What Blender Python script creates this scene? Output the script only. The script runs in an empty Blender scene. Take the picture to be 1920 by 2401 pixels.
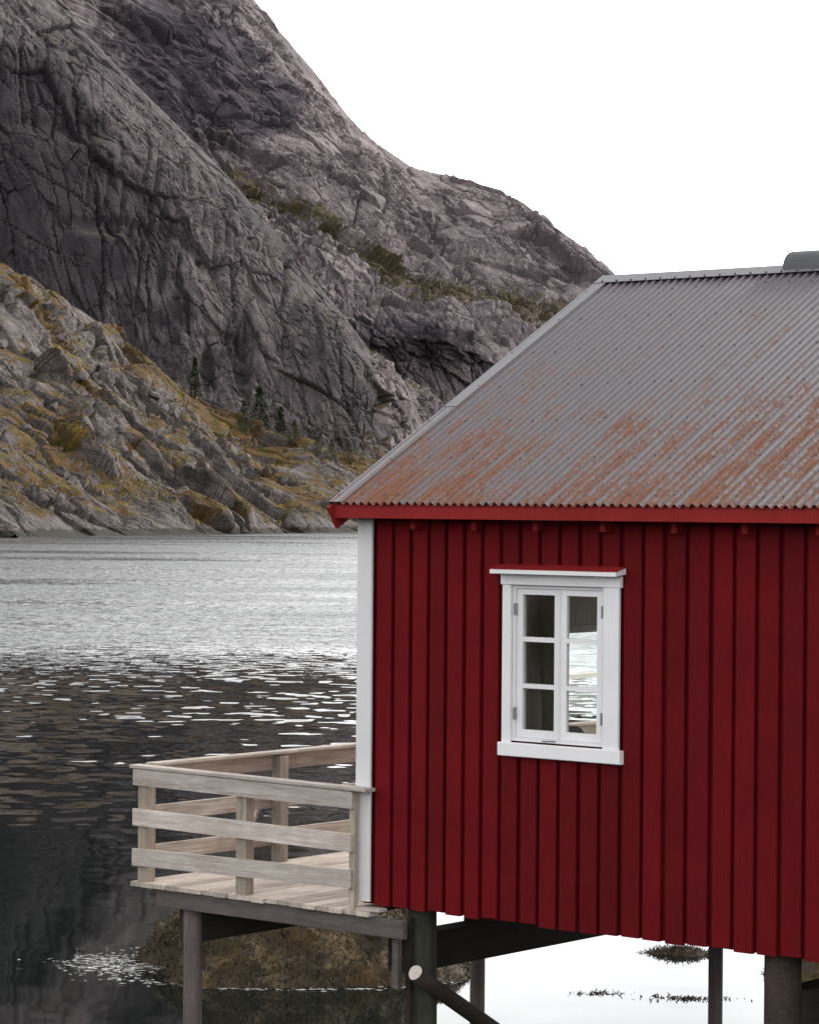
import bpy, bmesh, math, random
import numpy as np
from mathutils import Matrix, Vector

random.seed(7)
rng = np.random.default_rng(11)
SC = bpy.context.scene
COL = SC.collection

# ------------------------------------------------------------------ camera
CAM = np.array([14.09, -16.442, 3.1055])
YAW, PITCH, ROLL = 0.6906, -0.00232, 0.0080
FPX = 6498.6                                   # focal length in pixels of a 1920 wide frame
_F = np.array([-math.sin(YAW)*math.cos(PITCH), math.cos(YAW)*math.cos(PITCH), math.sin(PITCH)])
_R = np.array([math.cos(YAW), math.sin(YAW), 0.0])
_U = np.cross(_R, _F)
_R2 = _R*math.cos(ROLL) + _U*math.sin(ROLL)
_U2 = _U*math.cos(ROLL) - _R*math.sin(ROLL)
cam_data = bpy.data.cameras.new('camera')
cam = bpy.data.objects.new('camera', cam_data)
COL.objects.link(cam)
M = Matrix.Identity(4)
for i in range(3):
    M[i][0], M[i][1], M[i][2], M[i][3] = _R2[i], _U2[i], -_F[i], CAM[i]
cam.matrix_world = M
cam_data.sensor_fit = 'HORIZONTAL'
cam_data.sensor_width = 36.0
cam_data.lens = FPX/1920*36.0
cam_data.clip_start = 0.5
cam_data.clip_end = 12000
SC.camera = cam

# ------------------------------------------------------------------ sky, sun, exposure
SUN_AZ = YAW - math.radians(60)                 # direction towards the sun, measured like YAW (from +Y towards -X)
SUN_EL = math.radians(36)
sun_dir = np.array([-math.sin(SUN_AZ)*math.cos(SUN_EL), math.cos(SUN_AZ)*math.cos(SUN_EL), math.sin(SUN_EL)])
world = bpy.data.worlds.new('World')
SC.world = world
world.use_nodes = True
wn, wl = world.node_tree.nodes, world.node_tree.links
wn.clear()
w_out = wn.new('ShaderNodeOutputWorld')
w_bg = wn.new('ShaderNodeBackground')
w_sky = wn.new('ShaderNodeTexSky')
w_sky.sky_type = 'NISHITA'
w_sky.sun_disc = False
w_sky.sun_elevation = SUN_EL
w_sky.sun_rotation = math.atan2(sun_dir[0], sun_dir[1])
w_co = wn.new('ShaderNodeTexCoord')
w_map = wn.new('ShaderNodeMapping')
w_map.inputs['Scale'].default_value = (2.2, 2.2, 5.0)
w_noise = wn.new('ShaderNodeTexNoise')
w_noise.inputs['Scale'].default_value = 2.3
w_noise.inputs['Detail'].default_value = 6
w_noise.inputs['Roughness'].default_value = 0.55
w_ramp = wn.new('ShaderNodeValToRGB')            # cloud deck: greyer and brighter parts
w_ramp.color_ramp.elements[0].position = 0.3
w_ramp.color_ramp.elements[0].color = (0.86, 0.88, 0.92, 1)
w_ramp.color_ramp.elements[1].position = 0.65
w_ramp.color_ramp.elements[1].color = (1.12, 1.11, 1.09, 1)
w_bw = wn.new('ShaderNodeRGBToBW')               # the clouds pass on the brightness of the sky above them, without its blue
w_add = wn.new('ShaderNodeMath')
w_add.operation = 'MULTIPLY_ADD'
w_add.inputs[1].default_value = 3.2
w_add.inputs[2].default_value = 5.0
w_mul = wn.new('ShaderNodeMix')
w_mul.data_type = 'RGBA'
w_mul.blend_type = 'MULTIPLY'
w_mul.inputs[0].default_value = 1.0
w_mix = wn.new('ShaderNodeMix')
w_mix.data_type = 'RGBA'
w_mix.inputs[0].default_value = 0.94             # an almost closed cloud cover over the clear sky
w_bg.inputs['Strength'].default_value = 0.1
wl.new(w_co.outputs['Generated'], w_map.inputs['Vector'])
wl.new(w_map.outputs['Vector'], w_noise.inputs['Vector'])
wl.new(w_noise.outputs['Fac'], w_ramp.inputs['Fac'])
wl.new(w_sky.outputs['Color'], w_mix.inputs[6])
wl.new(w_sky.outputs['Color'], w_bw.inputs['Color'])
wl.new(w_bw.outputs['Val'], w_add.inputs[0])
wl.new(w_add.outputs[0], w_mul.inputs[6])
wl.new(w_ramp.outputs['Color'], w_mul.inputs[7])
wl.new(w_mul.outputs[2], w_mix.inputs[7])
wl.new(w_mix.outputs[2], w_bg.inputs['Color'])
wl.new(w_bg.outputs['Background'], w_out.inputs['Surface'])

sun_data = bpy.data.lights.new('sun', 'SUN')
sun_data.energy = 1.5
sun_data.angle = math.radians(11)
sun_data.color = (1.0, 0.95, 0.88)
sun = bpy.data.objects.new('sun', sun_data)
COL.objects.link(sun)
sun.rotation_euler = Vector(sun_dir).to_track_quat('Z', 'Y').to_euler()

SC.view_settings.view_transform = 'Standard'
SC.view_settings.look = 'None'
SC.view_settings.exposure = 0.5
SC.view_settings.gamma = 1.0
SC.view_settings.use_curve_mapping = False
SC.cycles.max_bounces = 8
SC.cycles.transparent_max_bounces = 12
SC.cycles.caustics_reflective = False
SC.cycles.caustics_refractive = False
SC.cycles.use_denoising = True
SC.cycles.sample_clamp_indirect = 6

WATER = -2.6


def at(u, v, d):
    """world point seen at (u, v) of the 1724 px wide photograph at depth d (u, v arrays allowed)"""
    u = np.asarray(u, float)*1920/1724
    v = np.asarray(v, float)*1920/1724
    d = np.asarray(d, float)
    a = (u-960)/FPX
    b = -(v-1200.5)/FPX
    return CAM + (_F[None, :] + a[..., None]*_R2 + b[..., None]*_U2)*d[..., None]


# ------------------------------------------------------------------ noise (numpy)
_perm = np.random.default_rng(3).permutation(256).astype(np.int32)
_perm = np.concatenate([_perm, _perm, _perm])
_g = np.random.default_rng(4).normal(size=(256, 3)).astype(np.float32)
_g /= np.linalg.norm(_g, axis=1)[:, None]
_jit = np.random.default_rng(5).random((256, 4)).astype(np.float32)


def perlin(P, seed=0):
    P = P.astype(np.float32) + np.float32(seed*17.31)
    I = np.floor(P).astype(np.int32)
    f = P - I
    I &= 255
    w = f*f*f*(f*(f*6-15)+10)
    out = 0
    for dx in (0, 1):
        wx = w[:, 0] if dx else 1-w[:, 0]
        hx = _perm[I[:, 0]+dx]
        for dy in (0, 1):
            wy = w[:, 1] if dy else 1-w[:, 1]
            hy = _perm[hx+((I[:, 1]+dy) & 255)]
            for dz in (0, 1):
                wz = w[:, 2] if dz else 1-w[:, 2]
                h = _perm[hy+((I[:, 2]+dz) & 255)]
                g = _g[h]
                out = out + wx*wy*wz*(g[:, 0]*(f[:, 0]-dx)+g[:, 1]*(f[:, 1]-dy)+g[:, 2]*(f[:, 2]-dz))
    return out*1.5


def fbm(P, octaves=4, seed=0, gain=0.5, ridged=False):
    a, s, out = 1.0, 0.0, 0
    for o in range(octaves):
        n = perlin(P*(2.03**o), seed+o)
        if ridged:
            n = 1-2*np.abs(n)
        out = out + a*n
        s += a
        a *= gain
    return out/s


def worley(P, seed=0):
    P = P.astype(np.float32) + np.float32(seed*11.7)
    I = np.floor(P).astype(np.int32)
    f = P - I
    f1 = np.full(len(P), 9.0, np.float32)
    f2 = f1.copy()
    cid = np.zeros(len(P), np.int32)
    cv = np.zeros((len(P), 3), np.float32)
    for dx in (-1, 0, 1):
        hx = _perm[(I[:, 0]+dx) & 255]
        for dy in (-1, 0, 1):
            hy = _perm[hx+((I[:, 1]+dy) & 255)]
            for dz in (-1, 0, 1):
                h = _perm[hy+((I[:, 2]+dz) & 255)]
                j = _jit[h]
                e = np.stack([f[:, 0]-dx-j[:, 0], f[:, 1]-dy-j[:, 1], f[:, 2]-dz-j[:, 2]], 1)
                d = (e*e).sum(1)
                near = d < f1
                f2 = np.where(near, f1, np.minimum(f2, d))
                cid = np.where(near, h, cid)
                cv[near] = e[near]
                f1 = np.where(near, d, f1)
    return np.sqrt(f1), np.sqrt(f2), cid, cv


# ------------------------------------------------------------------ object helpers
def link(o, parent=None):
    COL.objects.link(o)
    if parent is not None:
        o.parent = parent
        o.matrix_parent_inverse = parent.matrix_world.inverted()
    return o


def thing(name, loc, label, cat, group=None):
    o = bpy.data.objects.new(name, None)
    o.empty_display_size = 0.2
    o.location = loc
    o.matrix_world = Matrix.Translation(loc)
    COL.objects.link(o)
    return tag(o, label, cat, group)


def tag(o, label=None, cat=None, group=None, kind=None):
    if label:
        o['label'] = label
    if cat:
        o['category'] = cat
    if group:
        o['group'] = group
    if kind:
        o['kind'] = kind
    return o


def mesh_obj(name, verts, faces, mat, parent=None, smooth=False):
    me = bpy.data.meshes.new(name)
    me.from_pydata([tuple(v) for v in verts], [], faces)
    me.materials.append(mat)
    if smooth:
        me.polygons.foreach_set('use_smooth', [True]*len(me.polygons))
    me.update()
    return link(bpy.data.objects.new(name, me), parent)


class MB:
    """collects simple solids into one mesh"""
    def __init__(self):
        self.v, self.f = [], []

    def prism(self, prof, ax, a, b, ch=None):
        """profile polygon (list of 2-tuples in the two other axes, in order) extruded along axis ax from a to b"""
        n, k = len(prof), len(self.v)
        for t in (a, b):
            for q in prof:
                c = [q[0], q[1]]
                c.insert(ax, t)
                self.v.append(tuple(c))
        self.f.append(tuple(k+i for i in range(n))[::-1])
        self.f.append(tuple(k+n+i for i in range(n)))
        for i in range(n):
            j = (i+1) % n
            self.f.append((k+i, k+j, k+n+j, k+n+i))
        return self

    def box(self, x0, x1, y0, y1, z0, z1, c=0.0, ax=None):
        """box, long edges chamfered by c along its longest axis"""
        d = (x1-x0, y1-y0, z1-z0)
        if ax is None:
            ax = max(range(3), key=lambda i: d[i])
        lo, hi = [x0, y0, z0], [x1, y1, z1]
        o = [i for i in range(3) if i != ax]
        a0, a1, b0, b1 = lo[o[0]], hi[o[0]], lo[o[1]], hi[o[1]]
        if c > 0:
            prof = [(a0+c, b0), (a1-c, b0), (a1, b0+c), (a1, b1-c), (a1-c, b1), (a0+c, b1), (a0, b1-c), (a0, b0+c)]
        else:
            prof = [(a0, b0), (a1, b0), (a1, b1), (a0, b1)]
        return self.prism(prof, ax, lo[ax], hi[ax])

    def bar(self, p, q, w, h, up=(0, 0, 1), c=0.0):
        """rectangular bar from p to q"""
        p, q = Vector(p), Vector(q)
        d = (q-p)
        L = d.length
        d.normalize()
        s = d.cross(Vector(up)).normalized()
        t = s.cross(d).normalized()
        b = MB().box(-w/2, w/2, 0, L, -h/2, h/2, c, ax=1)
        k = len(self.v)
        for x, y, z in b.v:
            self.v.append(tuple(p+s*x+d*y+t*z))
        self.f += [tuple(i+k for i in f) for f in b.f]
        return self

    def tube(self, p, q, r0, r1, n=20, rings=8, wob=0.0, seed=0):
        """log from p to q with slight crookedness and closed ends"""
        p, q = Vector(p), Vector(q)
        d = (q-p).normalized()
        s = d.cross(Vector((0.31, 0.95, 0.1))).normalized()
        t = s.cross(d)
        rr = random.Random(seed)
        k = len(self.v)
        ph = [rr.uniform(0, 6.28) for _ in range(4)]
        for i in range(rings+1):
            a = i/rings
            r = r0+(r1-r0)*a
            off = s*(wob*math.sin(a*5+ph[0]))+t*(wob*math.sin(a*4+ph[1]))
            for j in range(n):
                th = 2*math.pi*j/n
                rj = r*(1+0.035*math.sin(3*th+ph[2]+a)+0.02*math.sin(7*th+ph[3]+3*a))
                self.v.append(tuple(p+(q-p)*a+off+s*(rj*math.cos(th))+t*(rj*math.sin(th))))
        for i in range(rings):
            for j in range(n):
                m = (j+1) % n
                self.f.append((k+i*n+j, k+i*n+m, k+(i+1)*n+m, k+(i+1)*n+j))
        self.f.append(tuple(k+j for j in range(n))[::-1])
        self.f.append(tuple(k+rings*n+j for j in range(n)))
        return self

    def build(self, name, mat, parent=None, smooth=False):
        me = bpy.data.meshes.new(name)
        me.from_pydata(self.v, [], self.f)
        bm = bmesh.new()
        bm.from_mesh(me)
        bmesh.ops.recalc_face_normals(bm, faces=bm.faces)
        bm.to_mesh(me)
        bm.free()
        me.materials.append(mat)
        o = link(bpy.data.objects.new(name, me), parent)
        if smooth:
            for p in me.polygons:
                p.use_smooth = len(p.vertices) == 4
        return o


# ------------------------------------------------------------------ material helper
class Mat:
    def __init__(self, name):
        self.m = bpy.data.materials.new(name)
        self.m.use_nodes = True
        self.n, self.l = self.m.node_tree.nodes, self.m.node_tree.links
        self.b = self.n['Principled BSDF']
        self.out = self.n['Material Output']
        self.b.inputs['Roughness'].default_value = 0.8
        self.tc = self.n.new('ShaderNodeTexCoord')

    def add(self, t, **kw):
        nd = self.n.new(t)
        for k, v in kw.items():
            setattr(nd, k, v)
        return nd

    def co(self, scale=(1, 1, 1), rot=(0, 0, 0), src='Object'):
        mp = self.add('ShaderNodeMapping')
        mp.inputs['Scale'].default_value = scale
        mp.inputs['Rotation'].default_value = rot
        self.l.new(self.tc.outputs[src], mp.inputs['Vector'])
        return mp.outputs['Vector']

    def noise(self, vec, scale=1, detail=5, rough=0.55, dist=0.0, out='Fac'):
        nd = self.add('ShaderNodeTexNoise')
        nd.inputs['Scale'].default_value = scale
        nd.inputs['Detail'].default_value = detail
        nd.inputs['Roughness'].default_value = rough
        nd.inputs['Distortion'].default_value = dist
        self.l.new(vec, nd.inputs['Vector'])
        return nd.outputs[out]

    def ramp(self, fac, stops):
        nd = self.add('ShaderNodeValToRGB')
        e = nd.color_ramp.elements
        while len(e) < len(stops):
            e.new(0.5)
        for x, (p, c) in zip(e, stops):
            x.position = p
            x.color = (c, c, c, 1) if not hasattr(c, '__len__') else (*c, 1)
        self.l.new(fac, nd.inputs['Fac'])
        return nd.outputs['Color']

    def mix(self, fac, a, b, mode='MIX'):
        nd = self.add('ShaderNodeMix', data_type='RGBA', blend_type=mode)
        for i, x in ((0, fac), (6, a), (7, b)):
            if isinstance(x, (int, float)):
                nd.inputs[i].default_value = x
            elif isinstance(x, tuple):
                nd.inputs[i].default_value = (*x, 1)
            else:
                self.l.new(x, nd.inputs[i])
        return nd.outputs[2]

    def math(self, op, a, b=None, c=None, clamp=False):
        nd = self.add('ShaderNodeMath', operation=op, use_clamp=clamp)
        for i, x in enumerate((a, b, c)):
            if x is None:
                continue
            if isinstance(x, (int, float)):
                nd.inputs[i].default_value = x
            else:
                self.l.new(x, nd.inputs[i])
        return nd.outputs[0]

    def attr(self, name):
        nd = self.add('ShaderNodeAttribute', attribute_name=name)
        return nd.outputs['Fac']

    def rand(self):
        return self.add('ShaderNodeObjectInfo').outputs['Random']

    def color(self, x):
        if isinstance(x, tuple):
            self.b.inputs['Base Color'].default_value = (*x, 1)
        else:
            self.l.new(x, self.b.inputs['Base Color'])
        return self

    def rough(self, x):
        if isinstance(x, (int, float)):
            self.b.inputs['Roughness'].default_value = x
        else:
            self.l.new(x, self.b.inputs['Roughness'])
        return self

    def bump(self, h, dist, strength=1.0):
        nd = self.add('ShaderNodeBump')
        nd.inputs['Distance'].default_value = dist
        nd.inputs['Strength'].default_value = strength
        self.l.new(h, nd.inputs['Height'])
        self.l.new(nd.outputs['Normal'], self.b.inputs['Normal'])
        return self

    def spec(self, x):
        self.b.inputs['Specular IOR Level'].default_value = x
        return self


def paint(name, base, dark, light, rough=0.6, wear=None):
    m = Mat(name)
    v = m.co((1, 1, 1))
    grain = m.noise(m.co((30, 30, 1.6)), 3.0, 4, 0.6)
    blot = m.noise(v, 2.2, 5, 0.6)
    r = m.rand()
    c = m.mix(m.ramp(blot, [(0.3, 0.0), (0.7, 1.0)]), dark, base)
    c = m.mix(m.math('MULTIPLY', m.ramp(grain, [(0.45, 0.0), (0.8, 1.0)]), 0.5), c, light)
    hv = m.add('ShaderNodeHueSaturation')
    m.l.new(c, hv.inputs['Color'])
    m.l.new(m.math('MULTIPLY_ADD', r, 0.3, 0.85), hv.inputs['Value'])
    c = hv.outputs['Color']
    if wear:
        fine = m.noise(m.co((26, 26, 3.0)), 4.0, 6, 0.7)
        wm = m.math('MULTIPLY', m.ramp(fine, [(0.62, 0.0), (0.72, 1.0)]), 0.6)
        c = m.mix(wm, c, wear)
    m.color(c).rough(rough).spec(0.12)
    m.bump(m.math('ADD', grain, m.noise(v, 60, 3, 0.6)), 0.0016, 0.7)
    return m.m


RED = paint('red_paint', (0.1302, 0.0035, 0.0062), (0.0950, 0.0025, 0.0047), (0.1628, 0.0055, 0.0079), 0.75, (0.2, 0.02, 0.02))
RED_TRIM = paint('red_trim_paint', (0.27, 0.019, 0.019), (0.21, 0.013, 0.013), (0.33, 0.032, 0.026), 0.6)
WHITE = paint('white_paint', (0.7998, 0.7952, 0.8091), (0.7347, 0.7301, 0.7347), (0.8184, 0.8138, 0.8184), 0.5, (0.5, 0.48, 0.45))


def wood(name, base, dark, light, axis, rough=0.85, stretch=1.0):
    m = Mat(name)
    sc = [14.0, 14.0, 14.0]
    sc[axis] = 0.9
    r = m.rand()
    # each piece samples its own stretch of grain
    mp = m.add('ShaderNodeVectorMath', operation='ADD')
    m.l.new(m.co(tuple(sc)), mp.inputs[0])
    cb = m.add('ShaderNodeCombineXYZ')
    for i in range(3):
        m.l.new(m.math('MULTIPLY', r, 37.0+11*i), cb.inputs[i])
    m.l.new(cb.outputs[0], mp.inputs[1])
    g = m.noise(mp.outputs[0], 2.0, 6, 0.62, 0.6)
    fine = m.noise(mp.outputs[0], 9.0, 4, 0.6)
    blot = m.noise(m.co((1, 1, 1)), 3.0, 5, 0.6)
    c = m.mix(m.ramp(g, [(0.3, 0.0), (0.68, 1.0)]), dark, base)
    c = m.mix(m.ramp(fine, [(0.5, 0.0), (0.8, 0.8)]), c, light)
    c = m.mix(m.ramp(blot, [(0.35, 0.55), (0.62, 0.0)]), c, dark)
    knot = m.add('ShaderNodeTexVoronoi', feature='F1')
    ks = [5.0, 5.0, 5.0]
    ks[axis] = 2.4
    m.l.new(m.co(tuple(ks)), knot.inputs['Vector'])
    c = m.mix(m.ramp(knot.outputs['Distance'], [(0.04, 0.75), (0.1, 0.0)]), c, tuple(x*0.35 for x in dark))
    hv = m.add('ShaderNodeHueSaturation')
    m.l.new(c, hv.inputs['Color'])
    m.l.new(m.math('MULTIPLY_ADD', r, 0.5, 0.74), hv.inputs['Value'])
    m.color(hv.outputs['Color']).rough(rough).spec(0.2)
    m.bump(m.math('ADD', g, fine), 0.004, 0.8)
    return m.m


WOOD_X = wood('weathered_wood_along_x', (0.62, 0.56, 0.515), (0.33, 0.28, 0.24), (0.74, 0.69, 0.65), 0)
WOOD_Y = wood('weathered_wood_along_y', (0.66, 0.585, 0.52), (0.32, 0.26, 0.21), (0.78, 0.715, 0.65), 1)
WOOD_Z = wood('weathered_wood_upright', (0.43, 0.37, 0.31), (0.22, 0.18, 0.14), (0.55, 0.49, 0.43), 2)
BEAM = wood('grey_beam_wood', (0.18, 0.155, 0.145), (0.1, 0.084, 0.078), (0.24, 0.215, 0.205), 0)
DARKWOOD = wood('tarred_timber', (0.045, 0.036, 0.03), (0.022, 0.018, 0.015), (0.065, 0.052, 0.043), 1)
PILE = wood('grey_pile_wood', (0.19, 0.155, 0.145), (0.12, 0.095, 0.088), (0.25, 0.21, 0.2), 2)
LOG = wood('green_stained_log', (0.085, 0.088, 0.066), (0.035, 0.038, 0.028), (0.14, 0.14, 0.11), 2)
BRACE = wood('brown_brace_log', (0.06, 0.045, 0.036), (0.03, 0.023, 0.018), (0.09, 0.07, 0.055), 1)
CUTEND = wood('pale_sawn_log_end', (0.5, 0.45, 0.42), (0.42, 0.37, 0.34), (0.56, 0.52, 0.49), 1)
INTERIOR = wood('interior_panel_wood', (0.58, 0.56, 0.5), (0.46, 0.44, 0.39), (0.66, 0.64, 0.58), 2, 0.6)


def roof_metal():
    m = Mat('rusted_corrugated_steel')
    v = m.co((1, 1, 1))
    # rust runs down the slope: noise stretched along the fall (y, z), broken up by fine noise
    streak = m.noise(m.co((9.0, 0.7, 0.7)), 1.6, 7, 0.7)
    patch = m.noise(m.co((0.8, 0.75, 0.75)), 1.3, 4, 0.55, 0.5)
    fine = m.noise(v, 34, 5, 0.7)
    sep = m.add('ShaderNodeSeparateXYZ')
    m.l.new(m.tc.outputs['Object'], sep.inputs[0])
    low = m.math('SUBTRACT', 1.0, m.math('DIVIDE', m.math('SUBTRACT', sep.outputs['Z'], 3.1), 1.9), clamp=True)  # the zinc is gone first near the eaves
    s = m.math('ADD', m.math('MULTIPLY', streak, 1.05), m.math('MULTIPLY', patch, 0.5))
    s = m.math('ADD', s, m.math('MULTIPLY', low, 0.36))
    s = m.math('ADD', s, m.math('MULTIPLY', fine, 0.95))
    mask = m.ramp(s, [(0.98, 0.0), (1.0, 0.0)])
    nd = m.add('ShaderNodeMapRange', interpolation_type='SMOOTHSTEP')
    m.l.new(s, nd.inputs['Value'])
    nd.inputs['From Min'].default_value = 1.46
    nd.inputs['From Max'].default_value = 1.68
    grey = m.mix(m.noise(m.co((14, 1.2, 1.2)), 1.2, 5, 0.6), (0.047, 0.038, 0.046), (0.086, 0.072, 0.083))
    grey = m.mix(m.ramp(m.noise(v, 22, 4, 0.7), [(0.52, 0.0), (0.72, 0.7)]), grey, (0.1160, 0.1024, 0.1048))
    grey = m.mix(m.math('MULTIPLY', m.rand(), 0.5), grey, (0.0680, 0.0608, 0.0664))
    rust = m.mix(m.noise(v, 11, 5, 0.65), (0.075, 0.032, 0.021), (0.235, 0.083, 0.034))
    c = m.mix(m.math('MULTIPLY', nd.outputs[0], 0.95), grey, rust)
    m.color(c)
    m.b.inputs['Metallic'].default_value = 0.2
    m.rough(m.mix(nd.outputs[0], (0.42, 0.42, 0.42), (0.85, 0.85, 0.85)))
    m.bump(fine, 0.0015, 0.6)
    return m.m


ROOF = roof_metal()


def sheet_metal(name, a, b, rough=0.42, metal=0.4):
    m = Mat(name)
    c = m.mix(m.noise(m.co((1, 1, 1)), 6, 5, 0.65), a, b)
    m.color(c).rough(rough)
    m.b.inputs['Metallic'].default_value = metal
    m.bump(m.noise(m.co((1, 1, 1)), 3, 4, 0.6), 0.01, 0.35)
    return m.m


FLASHING = sheet_metal('zinc_flashing', (0.11, 0.105, 0.114), (0.165, 0.158, 0.165))
HOOD = sheet_metal('dark_weathered_hood', (0.035, 0.037, 0.042), (0.1, 0.1, 0.105), 0.5, 0.3)
SCREW = sheet_metal('screw_steel', (0.03, 0.03, 0.03), (0.06, 0.055, 0.05), 0.6, 0.3)
HINGE = sheet_metal('hinge_steel', (0.16, 0.16, 0.17), (0.3, 0.3, 0.31), 0.45, 0.7)

mg = Mat('window_glass')
fr = mg.add('ShaderNodeFresnel')
gg = mg.add('ShaderNodeNewGeometry')
mg.l.new(mg.math('MULTIPLY_ADD', gg.outputs['Backfacing'], 1/1.5-1.5, 1.5), fr.inputs['IOR'])
tr = mg.add('ShaderNodeBsdfTransparent')
tr.inputs['Color'].default_value = (0.93, 0.95, 0.94, 1)
gl = mg.add('ShaderNodeBsdfGlossy')
gl.inputs['Roughness'].default_value = 0.01
ms = mg.add('ShaderNodeMixShader')
mg.l.new(fr.outputs[0], ms.inputs[0])
mg.l.new(tr.outputs[0], ms.inputs[1])
mg.l.new(gl.outputs[0], ms.inputs[2])
mg.l.new(ms.outputs[0], mg.out.inputs['Surface'])
GLASS = mg.m

mc = Mat('curtain_cloth')
mc.color(mc.mix(mc.noise(mc.co((1, 1, 1)), 40, 3), (0.25, 0.25, 0.2), (0.36, 0.35, 0.29))).rough(0.95)
CLOTH = mc.m


def rock_mat(name, base, dark, light, grass, joint, stain_shade=0.5, scale=1.0, tide=False):
    m = Mat(name)
    v = m.co((1, 1, 1))
    big = m.noise(v, 0.03*scale, 5, 0.6, 0.4)
    mid = m.noise(v, 0.22*scale, 8, 0.7, 0.5)
    fine = m.noise(v, 1.4*scale, 8, 0.75)
    drip = m.noise(m.co((0.42, 0.42, 0.03)), 1.0*scale, 7, 0.65, 0.2)      # water stains running down the face
    q = np.array(joint, float)
    q /= np.linalg.norm(q)
    grain = m.add('ShaderNodeVectorMath', operation='MULTIPLY_ADD')       # weathering along the joints
    dn = m.add('ShaderNodeVectorMath', operation='DOT_PRODUCT')
    m.l.new(v, dn.inputs[0])
    dn.inputs[1].default_value = tuple(q)
    sc_ = m.add('ShaderNodeVectorMath', operation='SCALE')
    sc_.inputs[0].default_value = tuple(-0.86*q)
    m.l.new(dn.outputs['Value'], sc_.inputs['Scale'])
    ad = m.add('ShaderNodeVectorMath', operation='ADD')
    m.l.new(v, ad.inputs[0])
    m.l.new(sc_.outputs[0], ad.inputs[1])
    streak = m.noise(ad.outputs[0], 0.75*scale, 8, 0.72, 0.3)
    c = m.mix(m.ramp(mid, [(0.36, 0.0), (0.6, 1.0)]), dark, base)
    c = m.mix(m.math('MULTIPLY', m.ramp(streak, [(0.5, 0.0), (0.66, 1.0)]), 0.85), c, light)
    c = m.mix(m.math('MULTIPLY', m.ramp(streak, [(0.36, 1.0), (0.46, 0.0)]), 0.75), c, tuple(x*0.5 for x in dark))
    c = m.mix(m.math('MULTIPLY', m.ramp(fine, [(0.5, 0.0), (0.7, 1.0)]), 0.6), c, light)
    c = m.mix(m.math('MULTIPLY', m.ramp(drip, [(0.50, 0.0), (0.62, 1.0)]), stain_shade), c, tuple(x*0.38 for x in dark))
    c = m.mix(m.math('MULTIPLY', m.ramp(big, [(0.4, 1.0), (0.58, 0.0)]), stain_shade), c, tuple(x*0.5 for x in dark))
    spk = m.noise(v, 3.2*scale, 5, 0.8)
    c = m.mix(m.math('MULTIPLY', m.ramp(spk, [(0.36, 1.0), (0.5, 0.0)]), 0.55), c, tuple(x*0.55 for x in dark))
    c = m.mix(m.math('MULTIPLY', m.ramp(spk, [(0.53, 0.0), (0.66, 1.0)]), 0.5), c, tuple(min(1, x*1.25) for x in light))
    # painted shade: darkens the walls where the vertex mask is set, in ragged runs
    sm = m.math('ADD', m.attr('stain_shade'), m.math('MULTIPLY', m.math('SUBTRACT', drip, 0.5), 1.6))
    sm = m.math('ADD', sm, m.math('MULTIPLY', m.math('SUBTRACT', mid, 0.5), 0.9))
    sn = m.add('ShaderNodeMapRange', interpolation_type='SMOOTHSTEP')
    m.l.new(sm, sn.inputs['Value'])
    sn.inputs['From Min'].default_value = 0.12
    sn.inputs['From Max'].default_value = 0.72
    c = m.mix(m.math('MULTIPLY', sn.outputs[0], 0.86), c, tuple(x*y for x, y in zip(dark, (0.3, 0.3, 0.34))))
    # vegetation on the ledges
    veg = m.attr('veg')
    edge = m.math('ADD', veg, m.math('MULTIPLY', m.math('SUBTRACT', m.noise(v, 0.7*scale, 6, 0.7), 0.5), 0.9))
    nd = m.add('ShaderNodeMapRange', interpolation_type='SMOOTHSTEP')
    m.l.new(edge, nd.inputs['Value'])
    nd.inputs['From Min'].default_value = 0.42
    nd.inputs['From Max'].default_value = 0.62
    gsel = m.noise(v, 0.11*scale, 5, 0.62, 0.3)
    gc = m.ramp(gsel, [(0.3, grass[0]), (0.45, grass[1]), (0.56, grass[2]), (0.68, grass[3])])
    gc = m.mix(m.math('MULTIPLY', m.ramp(m.noise(v, 2.6*scale, 5, 0.7), [(0.35, 1.0), (0.6, 0.0)]), 0.65), gc, tuple(x*0.45 for x in grass[0]))
    c = m.mix(nd.outputs[0], c, gc)
    if tide:
        sep = m.add('ShaderNodeSeparateXYZ')
        m.l.new(m.tc.outputs['Object'], sep.inputs[0])
        z = m.math('ADD', sep.outputs['Z'], m.math('MULTIPLY', m.noise(v, 0.5, 4), -1.6))
        tm = m.add('ShaderNodeMapRange', interpolation_type='SMOOTHSTEP')
        m.l.new(z, tm.inputs['Value'])
        tm.inputs['From Min'].default_value = WATER+0.15
        tm.inputs['From Max'].default_value = WATER+0.55
        tm.inputs['To Min'].default_value = 1.0
        tm.inputs['To Max'].default_value = 0.0
        c = m.mix(m.math('MULTIPLY', tm.outputs[0], 0.85), c, (0.022, 0.02, 0.012))
    m.color(c).rough(0.88).spec(0.25)
    h = m.math('ADD', m.noise(v, 1.1*scale, 8, 0.72, 0.4), m.math('MULTIPLY', fine, 0.7))
    m.bump(m.math('ADD', h, m.math('MULTIPLY', streak, 1.3)), 0.42/scale, 1.0)
    return m.m


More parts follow.
